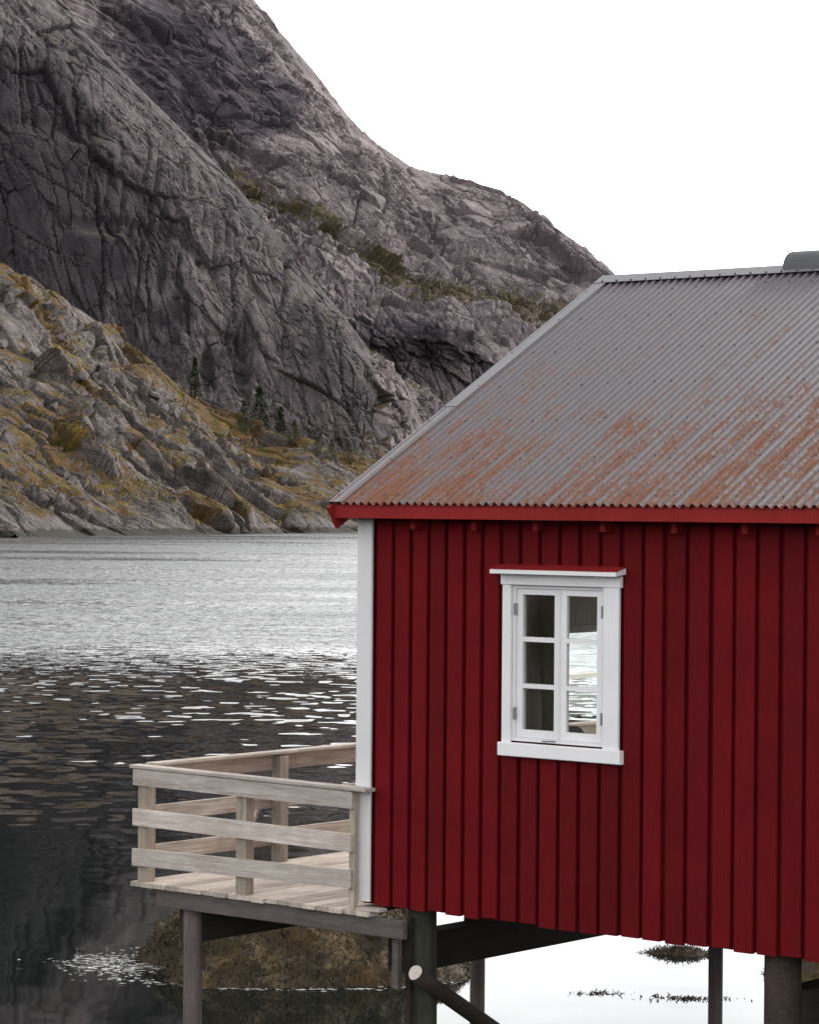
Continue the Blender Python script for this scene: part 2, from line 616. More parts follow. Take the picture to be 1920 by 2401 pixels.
ROCK_FAR = rock_mat('mountain_rock', (0.1944, 0.1595, 0.1660), (0.1092, 0.0874, 0.0961), (0.3440, 0.2861, 0.2906),
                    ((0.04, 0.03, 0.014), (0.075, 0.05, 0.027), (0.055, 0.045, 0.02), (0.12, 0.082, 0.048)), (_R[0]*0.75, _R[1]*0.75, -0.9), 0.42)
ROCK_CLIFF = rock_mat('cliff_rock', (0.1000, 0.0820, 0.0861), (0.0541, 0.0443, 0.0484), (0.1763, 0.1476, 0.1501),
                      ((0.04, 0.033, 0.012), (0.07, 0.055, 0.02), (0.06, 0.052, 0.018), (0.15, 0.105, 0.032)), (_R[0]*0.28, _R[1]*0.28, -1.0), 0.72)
ROCK_SHORE = rock_mat('shore_rock', (0.1200, 0.1000, 0.0936), (0.0496, 0.0416, 0.0392), (0.2560, 0.2192, 0.2048),
                      ((0.0451, 0.0295, 0.0090), (0.1189, 0.0615, 0.0148), (0.0697, 0.0590, 0.0107), (0.2706, 0.1476, 0.0295)), (_R[0]*0.9, _R[1]*0.9, -0.45), 0.3, 1.2, True)

mb_ = Mat('boulder_rock')
_v = mb_.co((1, 1, 1))
mb_.color(mb_.mix(mb_.ramp(mb_.noise(_v, 1.4, 6, 0.7), [(0.35, 0.0), (0.65, 1.0)]), (0.05, 0.043, 0.041), (0.15, 0.128, 0.121))).rough(0.9)
mb_.bump(mb_.noise(_v, 2.0, 8, 0.7), 0.25, 0.9)
BOULDER = mb_.m

mk = Mat('wet_seaweed_rock')
_v = mk.co((1, 1, 1))
_c = mk.ramp(mk.noise(_v, 2.4, 6, 0.65, 0.4), [(0.3, (0.0290, 0.0179, 0.0084)), (0.48, (0.0609, 0.0386, 0.0132)), (0.62, (0.1131, 0.0718, 0.0204)), (0.75, (0.0725, 0.0552, 0.0180))])
mk.color(_c).rough(0.75)
mk.bump(mk.noise(_v, 9, 7, 0.75), 0.09, 1.0)
KELPROCK = mk.m
mk = Mat('seaweed_fronds')
_v = mk.co((1, 1, 1))
_c = mk.ramp(mk.noise(_v, 3.0, 5, 0.65), [(0.3, (0.015, 0.01, 0.005)), (0.5, (0.036, 0.024, 0.01)), (0.7, (0.08, 0.055, 0.02))])
mk.color(_c).rough(0.7)
SEAWEED = mk.m
mk = Mat('wet_seaweed_film')
mk.color(mk.mix(mk.noise(mk.co((1, 1, 1)), 14, 4), (0.05, 0.04, 0.025), (0.2, 0.17, 0.13))).rough(0.22)
WETWEED = mk.m

ml = Mat('conifer_needles')
_c = ml.ramp(ml.noise(ml.co((1, 1, 1)), 1.5, 4), [(0.3, (0.012, 0.016, 0.008)), (0.7, (0.035, 0.042, 0.018))])
ml.color(_c).rough(0.9)
NEEDLES = ml.m
ml = Mat('birch_scrub_leaves')
_c = ml.ramp(ml.noise(ml.co((1, 1, 1)), 1.2, 4), [(0.3, (0.03, 0.026, 0.01)), (0.7, (0.1, 0.08, 0.022))])
ml.color(_c).rough(0.9)
SCRUB = ml.m
ml = Mat('bark')
ml.color((0.05, 0.038, 0.03)).rough(0.95)
BARK = ml.m


# ------------------------------------------------------------------ water
def water_mat():
    m = Mat('fjord_water')
    fwd = np.array([_F[0], _F[1], 0.0])
    fwd /= np.linalg.norm(fwd)                    # the breeze comes down the fjord towards the cabin
    geo = m.add('ShaderNodeNewGeometry')
    pos = geo.outputs['Position']

    def dot(vec, d):
        nd = m.add('ShaderNodeVectorMath', operation='DOT_PRODUCT')
        m.l.new(vec, nd.inputs[0])
        nd.inputs[1].default_value = tuple(d)
        return nd.outputs['Value']
    along = m.math('SUBTRACT', dot(pos, fwd), float(CAM @ fwd))
    right = dot(pos, _R)

    def slope(scale, detail, rough, seed):
        mp = m.add('ShaderNodeMapping')
        mp.inputs['Location'].default_value = (seed*13.7, seed*7.1, 0)
        m.l.new(pos, mp.inputs['Vector'])
        nd = m.add('ShaderNodeTexNoise')
        nd.inputs['Scale'].default_value = scale
        nd.inputs['Detail'].default_value = detail
        nd.inputs['Roughness'].default_value = rough
        m.l.new(mp.outputs[0], nd.inputs['Vector'])
        sv = m.add('ShaderNodeVectorMath', operation='SUBTRACT')
        m.l.new(nd.outputs['Color'], sv.inputs[0])
        sv.inputs[1].default_value = (0.5, 0.5, 0.5)
        return sv.outputs[0]
    # breeze: a ruffled sheet far out, broken edge, calm water in the lee
    patch = m.noise(pos, 0.035, 4, 0.55)
    lanes = m.add('ShaderNodeCombineXYZ')
    m.l.new(m.math('MULTIPLY', along, 0.06), lanes.inputs[0])
    m.l.new(m.math('MULTIPLY', right, 0.016), lanes.inputs[1])
    lane = m.noise(lanes.outputs[0], 1.0, 4, 0.6)
    edge = m.math('ADD', along, m.math('MULTIPLY', m.math('SUBTRACT', patch, 0.5), 42.0))
    edge = m.math('ADD', edge, m.math('MULTIPLY', right, 0.25))

    def step(x, a, b, lo, hi):
        nd = m.add('ShaderNodeMapRange', interpolation_type='SMOOTHSTEP')
        m.l.new(x, nd.inputs['Value'])
        nd.inputs['From Min'].default_value = a
        nd.inputs['From Max'].default_value = b
        nd.inputs['To Min'].default_value = lo
        nd.inputs['To Max'].default_value = hi
        return nd.outputs[0]
    off = float(CAM @ _R)*0.25
    ruff = step(edge, 84+off, 112+off, 0.0, 1.0)
    ruff = m.math('MULTIPLY', ruff, step(lane, 0.3, 0.6, 0.55, 1.0))
    zone = step(edge, 40+off, 92+off, 0.0, 1.0)
    grp = m.noise(lanes.outputs[0], 7.0, 3, 0.6)
    swell = m.math('ADD', m.math('MULTIPLY', m.math('MULTIPLY', zone, step(grp, 0.36, 0.6, 0.2, 1.0)), 1.0), 0.012)
    s1 = slope(1.25, 1.5, 0.5, 1)
    s2 = slope(2.4, 3.0, 0.6, 2)
    s3 = slope(7.0, 3.0, 0.6, 3)

    def scl(v, f):
        nd = m.add('ShaderNodeVectorMath', operation='SCALE')
        m.l.new(v, nd.inputs[0])
        if isinstance(f, float):
            nd.inputs['Scale'].default_value = f
        else:
            m.l.new(f, nd.inputs['Scale'])
        return nd.outputs[0]

    def vadd(a, b):
        nd = m.add('ShaderNodeVectorMath', operation='ADD')
        m.l.new(a, nd.inputs[0])
        m.l.new(b, nd.inputs[1])
        return nd.outputs[0]
    calm = scl(s1, swell)
    wind = scl(vadd(scl(s2, 1.7), scl(s3, 1.3)), ruff)
    tot = vadd(calm, wind)
    # wave faces lean with the breeze, so most of the slope is on the side facing the cabin
    fa = dot(tot, fwd)
    fb = dot(tot, _R)
    fa = m.math('SUBTRACT', 0.0, m.math('ADD', m.math('MULTIPLY', m.math('ABSOLUTE', fa), m.math('MULTIPLY_ADD', ruff, 0.8, 0.2)), m.math('MULTIPLY', fa, m.math('MULTIPLY_ADD', ruff, -0.6, 0.9))))
    fa = m.math('SUBTRACT', fa, m.math('MULTIPLY', ruff, 0.11))
    fa = m.math('SUBTRACT', fa, m.math('MULTIPLY', zone, 0.014))
    nx = m.math('ADD', m.math('MULTIPLY', fa, float(fwd[0])), m.math('MULTIPLY', fb, float(_R[0])))
    ny = m.math('ADD', m.math('MULTIPLY', fa, float(fwd[1])), m.math('MULTIPLY', fb, float(_R[1])))
    cb = m.add('ShaderNodeCombineXYZ')
    m.l.new(nx, cb.inputs[0])
    m.l.new(ny, cb.inputs[1])
    cb.inputs[2].default_value = 1.0
    nn = m.add('ShaderNodeVectorMath', operation='NORMALIZE')
    m.l.new(cb.outputs[0], nn.inputs[0])
    m.l.new(nn.outputs[0], m.b.inputs['Normal'])
    m.color((0.004, 0.006, 0.005)).rough(0.03)
    m.l.new(m.math('MULTIPLY_ADD', ruff, 0.5, 1.34), m.b.inputs['IOR'])
    return m.m


WATERMAT = water_mat()
S = 3500
ring = [(-S, -S, WATER), (S, -S, WATER), (S, S, WATER), (-S, S, WATER)]
tag(mesh_obj('water', ring, [(0, 1, 2, 3)], WATERMAT), kind='structure')


# ------------------------------------------------------------------ terrain
def crom(rows, ts, t):
    """Catmull-Rom through the rows (n, k, 3) at parameters ts"""
    rows = np.asarray(rows)
    out = np.empty((len(t),)+rows.shape[1:])
    idx = np.clip(np.searchsorted(ts, t, 'right')-1, 0, len(ts)-2)
    for i in range(len(ts)-1):
        sel = idx == i
        if not sel.any():
            continue
        h = ts[i+1]-ts[i]
        x = ((t[sel]-ts[i])/h)[:, None, None]
        p1, p2 = rows[i], rows[i+1]
        m1 = (rows[i+1]-rows[i-1])/(ts[i+1]-ts[i-1])*h if i > 0 else p2-p1
        m2 = (rows[i+2]-rows[i])/(ts[i+2]-ts[i])*h if i+2 < len(ts) else p2-p1
        m1, m2 = m1*0.6, m2*0.6
        out[sel] = ((2*x**3-3*x**2+1)*p1+(x**3-2*x**2+x)*m1+(-2*x**3+3*x**2)*p2+(x**3-x**2)*m2)
    return out


def loft(rows, s_samples, t_samples):
    """rows: list of polylines [(u, v, depth), ...] with equal counts, photograph coordinates"""
    R3 = []
    for r in rows:
        a = np.array(r, float)
        R3.append(at(a[:, 0], a[:, 1], a[:, 2]))
    R3 = np.array(R3)
    k = R3.shape[1]
    cols = crom(np.swapaxes(R3, 0, 1), np.arange(k, dtype=float), s_samples)      # (ns, nrows, 3)
    g = crom(np.swapaxes(cols, 0, 1), np.arange(len(rows), dtype=float), t_samples)  # (nt, ns, 3)
    return g


def samples(spans):
    out = []
    for i, n in enumerate(spans):
        out.append(i+np.arange(n)/n)
    out.append(np.array([float(len(spans))]))
    return np.concatenate(out)


def grid_normals(G):
    du = np.gradient(G, axis=1)
    dv = np.gradient(G, axis=0)
    n = np.cross(du, dv)
    n /= np.linalg.norm(n, axis=2)[..., None]+1e-9
    return n


VIEW = CAM


def face_camera(G, n):
    flip = ((VIEW-G)*n).sum(2).mean() < 0
    return -n if flip else n


def ss(x, a, b):
    t = np.clip((x-a)/(b-a), 0, 1)
    return t*t*(3-2*t)


def project(P):
    d = P-CAM
    z = d@_F
    return (960+FPX*(d@_R2)/z)*1724/1920, (1200.5-FPX*(d@_U2)/z)*1724/1920, z


def joints(P, nrm, size, off, cut, seed):
    """a set of long parallel fractures: each slab between two of them is offset and tilted"""
    nrm = np.array(nrm, float)
    nrm /= np.linalg.norm(nrm)
    q = P@nrm/size+0.7*perlin(P/(size*7.0), seed)+0.1*perlin(P/(size*1.1), seed+1)+0.05*perlin(P/0.9, seed+3)
    i = np.floor(q).astype(np.int32)
    f = q-i
    r = _jit[_perm[(i+seed*7) & 255]]
    g = ss(fbm(P/(size*3.5), 2, seed+2)+0.5*(r[:, 3]-0.5), -0.12, 0.12)
    edge = np.minimum(f, 1-f)*size
    return g*(off*(r[:, 0]-0.5)+off*1.6*(r[:, 1]-0.35)*(f-0.5)-cut*np.exp(-(edge/0.3)**2))


def rocky(P, big, cells, fine, dip, seed, sets=()):
    """height of the rock surface above the plain form: joints, blocks and grain. dip = direction the joints run"""
    a = np.array(dip, float)
    a /= np.linalg.norm(a)
    b = np.cross(a, [0.0, 0.3, 1.0])
    b /= np.linalg.norm(b)
    c = np.cross(a, b)
    wv = np.stack([perlin(P/22.0, seed+20+i) for i in range(3)], 1)
    Pw = P+wv*0.9
    Q = np.stack([Pw@a, Pw@b, Pw@c], 1)
    h = big*fbm(P/45.0, 3, seed)
    for size, stretch, off, cut, wd in cells:
        f1, f2, cid, cv = worley(Q/np.array([size*stretch, size, size]), seed+int(size*3))
        e = f2-f1
        # every block is a plane of its own: offset and tilted, with an open joint round it
        tilt = (cv*_g[cid]).sum(1)
        gate = ss(fbm(P/(max(size, 4.0)*3.0), 2, seed+70+int(size)), -0.12, 0.2)
        h = h+gate*(off*(_jit[cid, 3]-0.5)+off*2.2*tilt)-cut*gate*np.exp(-(e/wd)**2)
    for (nrm, size, off, cut) in sets:
        h = h+joints(P, nrm, size, off, cut, seed+int(size*5))
    lam, amp = fine
    rough_ = 0.35+1.1*ss(fbm(P/16.0, 3, seed+88), -0.1, 0.25)
    for o in range(4):
        n = perlin(Pw/np.array([lam, lam, lam*1.5]), seed+40+o)
        h = h+amp*n*rough_
        lam *= 0.5
        amp *= 0.55
    return h


def terrain(name, G, mat, disp, veg, kind='structure', stain_shade=None):
    nt, ns = G.shape[:2]
    V = G.reshape(-1, 3)
    idx = np.arange(nt*ns).reshape(nt, ns)
    F = np.stack([idx[:-1, :-1], idx[:-1, 1:], idx[1:, 1:], idx[1:, :-1]], -1).reshape(-1, 4)
    me = bpy.data.meshes.new(name)
    me.vertices.add(len(V))
    me.vertices.foreach_set('co', V.astype(np.float32).ravel())
    me.loops.add(F.size)
    me.loops.foreach_set('vertex_index', F.astype(np.int32).ravel())
    me.polygons.add(len(F))
    me.polygons.foreach_set('loop_start', np.arange(0, F.size, 4, dtype=np.int32))
    me.update(calc_edges=True)
    me.polygons.foreach_set('use_smooth', np.zeros(len(F), dtype=bool))
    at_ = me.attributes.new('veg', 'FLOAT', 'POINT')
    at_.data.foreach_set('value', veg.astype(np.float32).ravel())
    st_ = me.attributes.new('stain_shade', 'FLOAT', 'POINT')
    st_.data.foreach_set('value', (np.zeros(len(V)) if stain_shade is None else stain_shade).astype(np.float32).ravel())
    me.materials.append(mat)
    me.update()
    return tag(link(bpy.data.objects.new(name, me)), kind=kind)


# --- the far mountain (ridge running down to the right)
U = [-700, -100, 250, 440, 560, 660, 760, 860, 950, 1100, 1250, 1420, 1900]
D = lambda base, k: [base+k*i for i in range(13)]
A = [
    list(zip(U, [1125]*13, [740]*13)),
    list(zip(U, [1050, 1000, 980, 900, 890, 880, 862, 835, 812, 850, 880, 960, 1110], [758]*13)),
    list(zip(U, [850, 800, 760, 700, 690, 690, 697, 704, 716, 765, 800, 900, 1100], [766]*4+[764, 760, 756, 754, 754, 760, 768, 772, 777])),
    list(zip(U, [500, 460, 420, 392, 424, 462, 535, 632, 625, 682, 740, 850, 1090], [792]*4+[790, 788, 784, 776, 776, 780, 786, 790, 792])),
    list(zip(U, [300, 320, 320, 338, 385, 432, 498, 578, 592, 606, 650, 800, 1085], [815]*4+[812, 810, 808, 808, 812, 822, 826, 826, 826])),
    list(zip(U, [-400, -200, 20, 160, 230, 300, 380, 460, 480, 520, 600, 770, 1080], [845]*4+[842, 838, 838, 840, 845, 850, 852, 850, 845])),
    list(zip(U, [-980, -680, -360, -130, 27, 150, 275, 348, 373, 434, 538, 720, 1070], [930, 930, 925, 920, 910, 905, 900, 895, 895, 890, 885, 880, 870])),
    list(zip(U, [-700, -400, -100, 100, 200, 300, 400, 450, 480, 520, 600, 780, 1080], [1080]*13)),
    list(zip(U, [1110]*13, [1300]*13)),
]
ga = loft(A, samples([12, 14, 24, 70, 62, 62, 62, 62, 80, 80, 60, 20]), samples([14, 44, 60, 70, 90, 170, 24, 8]))
P = ga.reshape(-1, 3)
n = face_camera(ga, grid_normals(ga)).reshape(-1, 3)
h = rocky(P, 4.0, [(19, 1.9, 2.6, 1.8, 0.02), (7.5, 1.8, 1.5, 1.5, 0.035), (3.0, 1.6, 0.75, 0.8, 0.06), (1.3, 1.5, 0.3, 0.3, 0.12)], (0.9, 0.1), (_R[0]*0.75, _R[1]*0.75, -0.9), 1,
          [(_R*0.77+np.array([0, 0, 0.64]), 8.0, 2.6, 1.4), (_R*0.6+np.array([0, 0, 0.8]), 2.9, 0.9, 0.6)])
ribs = perlin(np.stack([P@_R/3.0, P[:, 2]/26.0, P@_F/12.0], 1), 77)
tt = np.repeat(samples([14, 44, 60, 70, 90, 170, 24, 8]), ga.shape[1])
h = h-0.6*np.clip(np.abs(ribs)*-3+0.8, 0, 1)*(1-ss(tt, 3.3, 4.2))
h = h*np.where(tt > 6, 0.3*np.exp(-(tt-6)*9), 1-0.68*np.exp(-((tt-6)/0.25)**2))
Pa = P+n*h[:, None]
Ga = Pa.reshape(ga.shape)
nz = np.abs(grid_normals(Ga)[..., 2]).reshape(-1)
ledge = ss(np.abs(n[:, 2]), 0.35, 0.6)*(1-ss(tt, 3.95, 4.25))*ss(tt, 2.85, 3.15)
v_ = ledge*0.62+0.5*ss(nz, 0.5, 0.85)*(tt < 5)+0.75*fbm(P/11.0, 3, 60)-0.06
v_ = np.where(tt > 5.6, v_-0.3, v_)
v_ = np.where((tt > 4.5) & (tt <= 5.7), 0.35*ss(nz, 0.6, 0.85)+0.55*fbm(P/16.0, 3, 61)-0.02, v_)
v_ = np.where(tt < 1.0, v_+0.5, v_)
AVEG, ATT = v_, tt


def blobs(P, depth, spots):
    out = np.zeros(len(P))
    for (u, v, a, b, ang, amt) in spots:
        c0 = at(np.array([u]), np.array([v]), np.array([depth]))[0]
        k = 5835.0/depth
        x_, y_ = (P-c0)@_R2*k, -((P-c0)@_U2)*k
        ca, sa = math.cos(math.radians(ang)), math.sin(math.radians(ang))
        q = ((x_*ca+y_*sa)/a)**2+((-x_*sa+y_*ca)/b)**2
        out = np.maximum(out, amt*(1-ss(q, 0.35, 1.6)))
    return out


SA = blobs(Pa, 840.0, [(400, 150, 210, 120, 50, 0.85), (540, 220, 90, 110, 60, 0.75), (470, 60, 110, 40, 30, 0.7), (860, 750, 120, 50, 12, 0.7), (960, 760, 70, 40, 5, 0.5), (330, 60, 150, 150, 0, 0.5), (690, 690, 60, 40, 40, 0.4)])  # shade painted into the mountain's upper left and the overhang band
terrain('mountain', Ga, ROCK_FAR, None, v_, stain_shade=SA)

# --- the spur between the cliff and the far mountain
US = [700, 790, 840, 900, 960, 1040, 1150]
SP = [
    list(zip(US, [1110]*7, [715]*7)),
    list(zip(US, [980, 985, 985, 985, 990, 1000, 1040], [698, 700, 708, 716, 722, 722, 722])),
    list(zip(US, [850, 862, 878, 900, 915, 950, 1010], [704, 706, 716, 728, 734, 734, 734])),
    list(zip(US, [715, 752, 792, 832, 868, 920, 1000], [709, 711, 724, 740, 746, 746, 746])),
    list(zip(US, [800, 800, 840, 880, 930, 960, 1040], [756]*7)),
]
ts_ = samples([10, 60, 70, 60, 8])[:-9]
ts_ = samples([10, 60, 70, 60])
gs = loft(SP, samples([30, 60, 60, 60, 50, 20]), ts_)
P = gs.reshape(-1, 3)
n = face_camera(gs, grid_normals(gs)).reshape(-1, 3)
tt = np.repeat(ts_, gs.shape[1])
h = rocky(P, 2.5, [(12, 2.2, 2.0, 0.8, 0.05), (5, 2.0, 1.3, 0.6, 0.06), (2.0, 1.7, 0.7, 0.3, 0.09)], (1.6, 0.3), (_R[0]*0.8, _R[1]*0.8, -0.6), 6)
Gs = (P+n*h[:, None]).reshape(gs.shape)
nz = np.abs(grid_normals(Gs)[..., 2]).reshape(-1)
terrain('hillside', Gs, ROCK_FAR, None, 0.6*ss(nz, 0.35, 0.7)+0.8*fbm(P/9.0, 3, 66)+0.08)

# --- the big bare cliff in front of it
Ub = [-900, -300, 60, 200, 340, 480, 580, 640, 700, 760, 790]
B = [
    list(zip([-900, -300, 0, 130, 260, 400, 500, 570, 650, 720, 768], [1060]*5+[1040, 1030, 1020, 1010, 1000, 985], [640, 640, 645, 650, 655, 660, 668, 674, 682, 692, 702])),
    list(zip([-900, -300, 0, 140, 270, 410, 515, 585, 668, 745, 786], [900, 850, 800, 810, 830, 850, 870, 880, 890, 900, 912], [648, 648, 653, 658, 662, 667, 673, 678, 684, 692, 704])),
    list(zip([-900, -300, 10, 150, 285, 420, 530, 605, 690, 770, 797], [300, 300, 360, 430, 500, 580, 650, 700, 740, 800, 850], [668, 668, 672, 676, 680, 683, 686, 688, 690, 694, 706])),
    list(zip([-900, -300, 40, 180, 320, 455, 562, 632, 708, 782, 802], [-400, -200, 60, 150, 280, 410, 520, 600, 680, 765, 815], [700, 700, 702, 704, 705, 705, 704, 703, 702, 702, 708])),
    list(zip([-900, -260, 110, 205, 345, 480, 583, 650, 725, 793, 803], [-1000, -420, 0, 95, 235, 370, 492, 575, 663, 752, 800], [742, 742, 740, 738, 735, 732, 728, 724, 720, 714, 712])),
    list(zip([-900, -200, 160, 260, 400, 530, 620, 690, 760, 805, 806], [-900, -250, 200, 300, 400, 500, 600, 680, 760, 830, 860], [800, 800, 790, 790, 785, 780, 775, 765, 750, 735, 728])),
    list(zip([-900, -200, 200, 300, 440, 560, 650, 720, 780, 800, 800], [1060]*11, [900, 900, 880, 870, 860, 850, 840, 820, 790, 760, 745])),
]
tb = samples([40, 130, 150, 110, 70, 20, 6])
gb = loft(B, samples([10, 90, 62, 64, 66, 56, 44, 46, 48, 34]), tb[tb <= 6])
tb = tb[tb <= 6]
P = gb.reshape(-1, 3)
n = face_camera(gb, grid_normals(gb)).reshape(-1, 3)
h = rocky(P, 4.5, [(26, 2.4, 1.1, 0.8, 0.012), (10, 3.0, 0.75, 0.5, 0.02), (3.6, 2.6, 0.38, 0.32, 0.04), (1.4, 2.0, 0.2, 0.14, 0.1)], (0.9, 0.12), (_R[0]*0.28, _R[1]*0.28, -1.0), 2,
          [(_R*0.97+np.array([0, 0, 0.2]), 10.0, 1.2, 1.0), (_R*0.95+np.array([0, 0, 0.3]), 3.2, 0.35, 0.45), (_R*0.6+np.array([0, 0, 0.8]), 15.0, 0.9, 0.6)])
tt = np.repeat(tb, gb.shape[1])
ribs = perlin(np.stack([P@_R/4.5, P[:, 2]/40.0, P@_F/20.0], 1), 78)
h = h-1.6*np.clip(np.abs(ribs)*-3.2+0.75, 0, 1)*ss(fbm(P/30.0, 2, 79), -0.15, 0.2)*(1-ss(tt, 3.2, 3.9))
h = h*np.where(tt > 4, 0.15, 1-0.7*np.exp(-((tt-4)/0.35)**2))
# the fallen-out recesses low on the face
for (u, v, w, hh, dep) in ((437, 770, 14, 62, 3.0), (512, 745, 15, 80, 3.6), (470, 700, 70, 14, 1.2), (530, 492, 45, 11, 1.5), (250, 470, 110, 22, 2.0), (100, 250, 120, 30, 2.2)):
    c0 = at(np.array([u]), np.array([v]), np.array([668.0]))[0]
    px = 5835.0/668
    du = (P-c0)@_R2*px/w
    dv_ = (P-c0)@_U2*px/hh
    h = h-dep*np.exp(-(du**2+dv_**2)**2)
Pb = P+n*h[:, None]
Gb = Pb.reshape(gb.shape)
nz = np.abs(grid_normals(Gb)[..., 2]).reshape(-1)
v_ = 0.55*ss(nz, 0.62, 0.85)*(tt < 3.4)+0.5*fbm(P/12.0, 3, 62)-0.12
v_ = np.where(tt < 0.5, v_+0.6*(0.5-tt), v_)
SB = blobs(Pb, 670.0, [(40, 420, 210, 360, -10, 0.95), (230, 470, 170, 130, 30, 0.72), (30, 250, 150, 90, 20, 0.8), (260, 640, 160, 150, 20, 0.55), (500, 730, 40, 110, 0, 0.5), (440, 770, 22, 60, 0, 0.6), (330, 420, 40, 160, 5, 0.35)])  # shade painted over the cliff's left and middle and in its recesses
terrain('cliff', Gb, ROCK_CLIFF, None, v_, stain_shade=SB)

# --- the hillside by the shore, boulders and grass
Uc = [-260, 0, 130, 290, 430, 560, 700, 840, 1050, 1350]
def wd(u, v):      # depth of the water surface at a pixel of the photograph
    s = 1920/1724
    d = _F+(u*s-960)/FPX*_R2-(v*s-1200.5)/FPX*_U2
    return (WATER-CAM[2])/d[2]
shore = [1133, 1131, 1129, 1127, 1126, 1124, 1122, 1120.5, 1119, 1118]
d0 = [wd(u, v) for u, v in zip(Uc, shore)]
C = [
    list(zip(Uc, [v+40 for v in shore], [d-6 for d in d0])),
    list(zip(Uc, shore, d0)),
    list(zip(Uc, [1060, 1052, 1050, 1062, 1062, 1068, 1080, 1085, 1090, 1095], [d+14 for d in d0])),
    list(zip(Uc, [930, 935, 950, 965, 985, 1005, 1030, 1040, 1050, 1060], [d+44 for d in d0])),
    list(zip(Uc, [760, 790, 815, 860, 915, 955, 985, 985, 1010, 1030], [d+76 for d in d0])),
    list(zip(Uc, [440, 555, 622, 735, 858, 918, 960, 957, 985, 1010], [d+112 for d in d0])),
    list(zip(Uc, [700, 700, 760, 850, 940, 980, 1010, 1020, 1040, 1050], [d+140 for d in d0])),
]
tc_ = samples([8, 70, 90, 110, 120, 14])
gc_ = loft(C, samples([26, 90, 100, 90, 90, 90, 84, 40, 12]), tc_)
P = gc_.reshape(-1, 3)
n = face_camera(gc_, grid_normals(gc_)).reshape(-1, 3)
tt = np.repeat(tc_, gc_.shape[1])
h = rocky(P, 3.2, [(17, 2.2, 3.0, 1.2, 0.03), (7.5, 2.0, 2.0, 1.2, 0.04), (3.2, 1.8, 0.55, 0.7, 0.06), (1.3, 1.3, 0.18, 0.16, 0.14)], (2.0, 0.16), (_R[0]*0.9, _R[1]*0.9, -0.45), 3,
          [(_R*0.45+np.array([0, 0, 0.9]), 4.0, 1.9, 0.9), (_R*0.5+np.array([0, 0, 0.85]), 1.7, 0.6, 0.35)])
slab = (P@_R*0.45+P[:, 2]*1.0+2.5*perlin(P/9.0, 90))/4.2                # slabs dipping to the right
h = h+0.6*(slab-np.floor(slab)-0.5)*ss(fbm(P/18.0, 2, 91), -0.2, 0.2)
h = h*(0.2+0.8*ss(np.abs(tt-1.0), 0.05, 0.7))*(1-0.5*np.exp(-((tt-5)/0.3)**2))
Pc = P+n*h[:, None]
Gc = Pc.reshape(gc_.shape)
HUV = project(Pc)
nz = np.abs(grid_normals(Gc)[..., 2]).reshape(-1)
v_ = 0.55*ss(nz, 0.4, 0.8)+1.0*fbm(P/15.0, 4, 63)+0.08
v_ = v_+0.1*ss(tt, 1.4, 2.2)-0.9*(1-ss(tt, 1.15, 1.7))+0.4*ss(tt, 4.35, 4.75)*ss(HUV[0], 250, 330)*(1-ss(HUV[0], 620, 700))
terrain('hillside', Gc, ROCK_SHORE, None, v_)
HVEG, HTT = v_, tt
# --- the mountainside across the bay behind the photographer (seen only in the window panes)
rev = np.array([-0.637, -0.77, 0.0])
revr = np.array([0.77, -0.637, 0.0])
gx = np.linspace(-420, 260, 90)
rows_ = [(85, -8), (95, -1), (130, 8), (220, 40), (380, 70), (520, 50), (700, -10)]
gr_ = np.array([[CAM*np.array([1, 1, 0])+revr*x_+rev*(d_+60*(x_/300)**2)+np.array([0, 0, z_*(1-0.35*math.sin(x_/90+1)**2) if z_ > 0 else z_]) for x_ in gx] for d_, z_ in rows_])
gr_ = crom(gr_, np.arange(7.0), np.linspace(0, 6, 60))
P = gr_.reshape(-1, 3)
P = P+np.array([0, 0, 1.0])*(5*fbm(P/30.0, 4, 40))[:, None]*ss(P[:, 2], WATER, 6)[:, None]
terrain('mountain', P.reshape(gr_.shape), ROCK_SHORE, None, 0.8*fbm(P/40.0, 3, 41)+0.3)
HC = Pc
HCuv = None


HU, HV, HZ = project(HC)


def on_hill(u, v):
    """surface point of the hillside seen at (u, v)"""
    d = (HU-u)**2+(HV-v)**2
    c = np.argsort(d)[:40]
    i = c[np.argmin(HZ[c])]
    return HC[i]


# ------------------------------------------------------------------ boulders on the hillside
def boulder_mesh(seed, sub=3):
    bm = bmesh.new()
    bmesh.ops.create_icosphere(bm, subdivisions=sub, radius=1.0)
    V = np.array([v.co for v in bm.verts])
    r = np.random.default_rng(seed)
    for _ in range(13):                                # split faces of a broken stone
        a = r.normal(size=3)
        a /= np.linalg.norm(a)
        d = r.uniform(0.35, 0.8)
        over = V@a-d
        V = V-np.where(over > 0, over, 0)[:, None]*a*0.92
    V = V+0.1*V*perlin(V*1.7, seed)[:, None]+0.04*V*perlin(V*5.0, seed)[:, None]
    for v, c in zip(bm.verts, V):
        v.co = c
    me = bpy.data.meshes.new('boulder')
    bm.to_mesh(me)
    bm.free()
    me.materials.append(BOULDER)
    return me


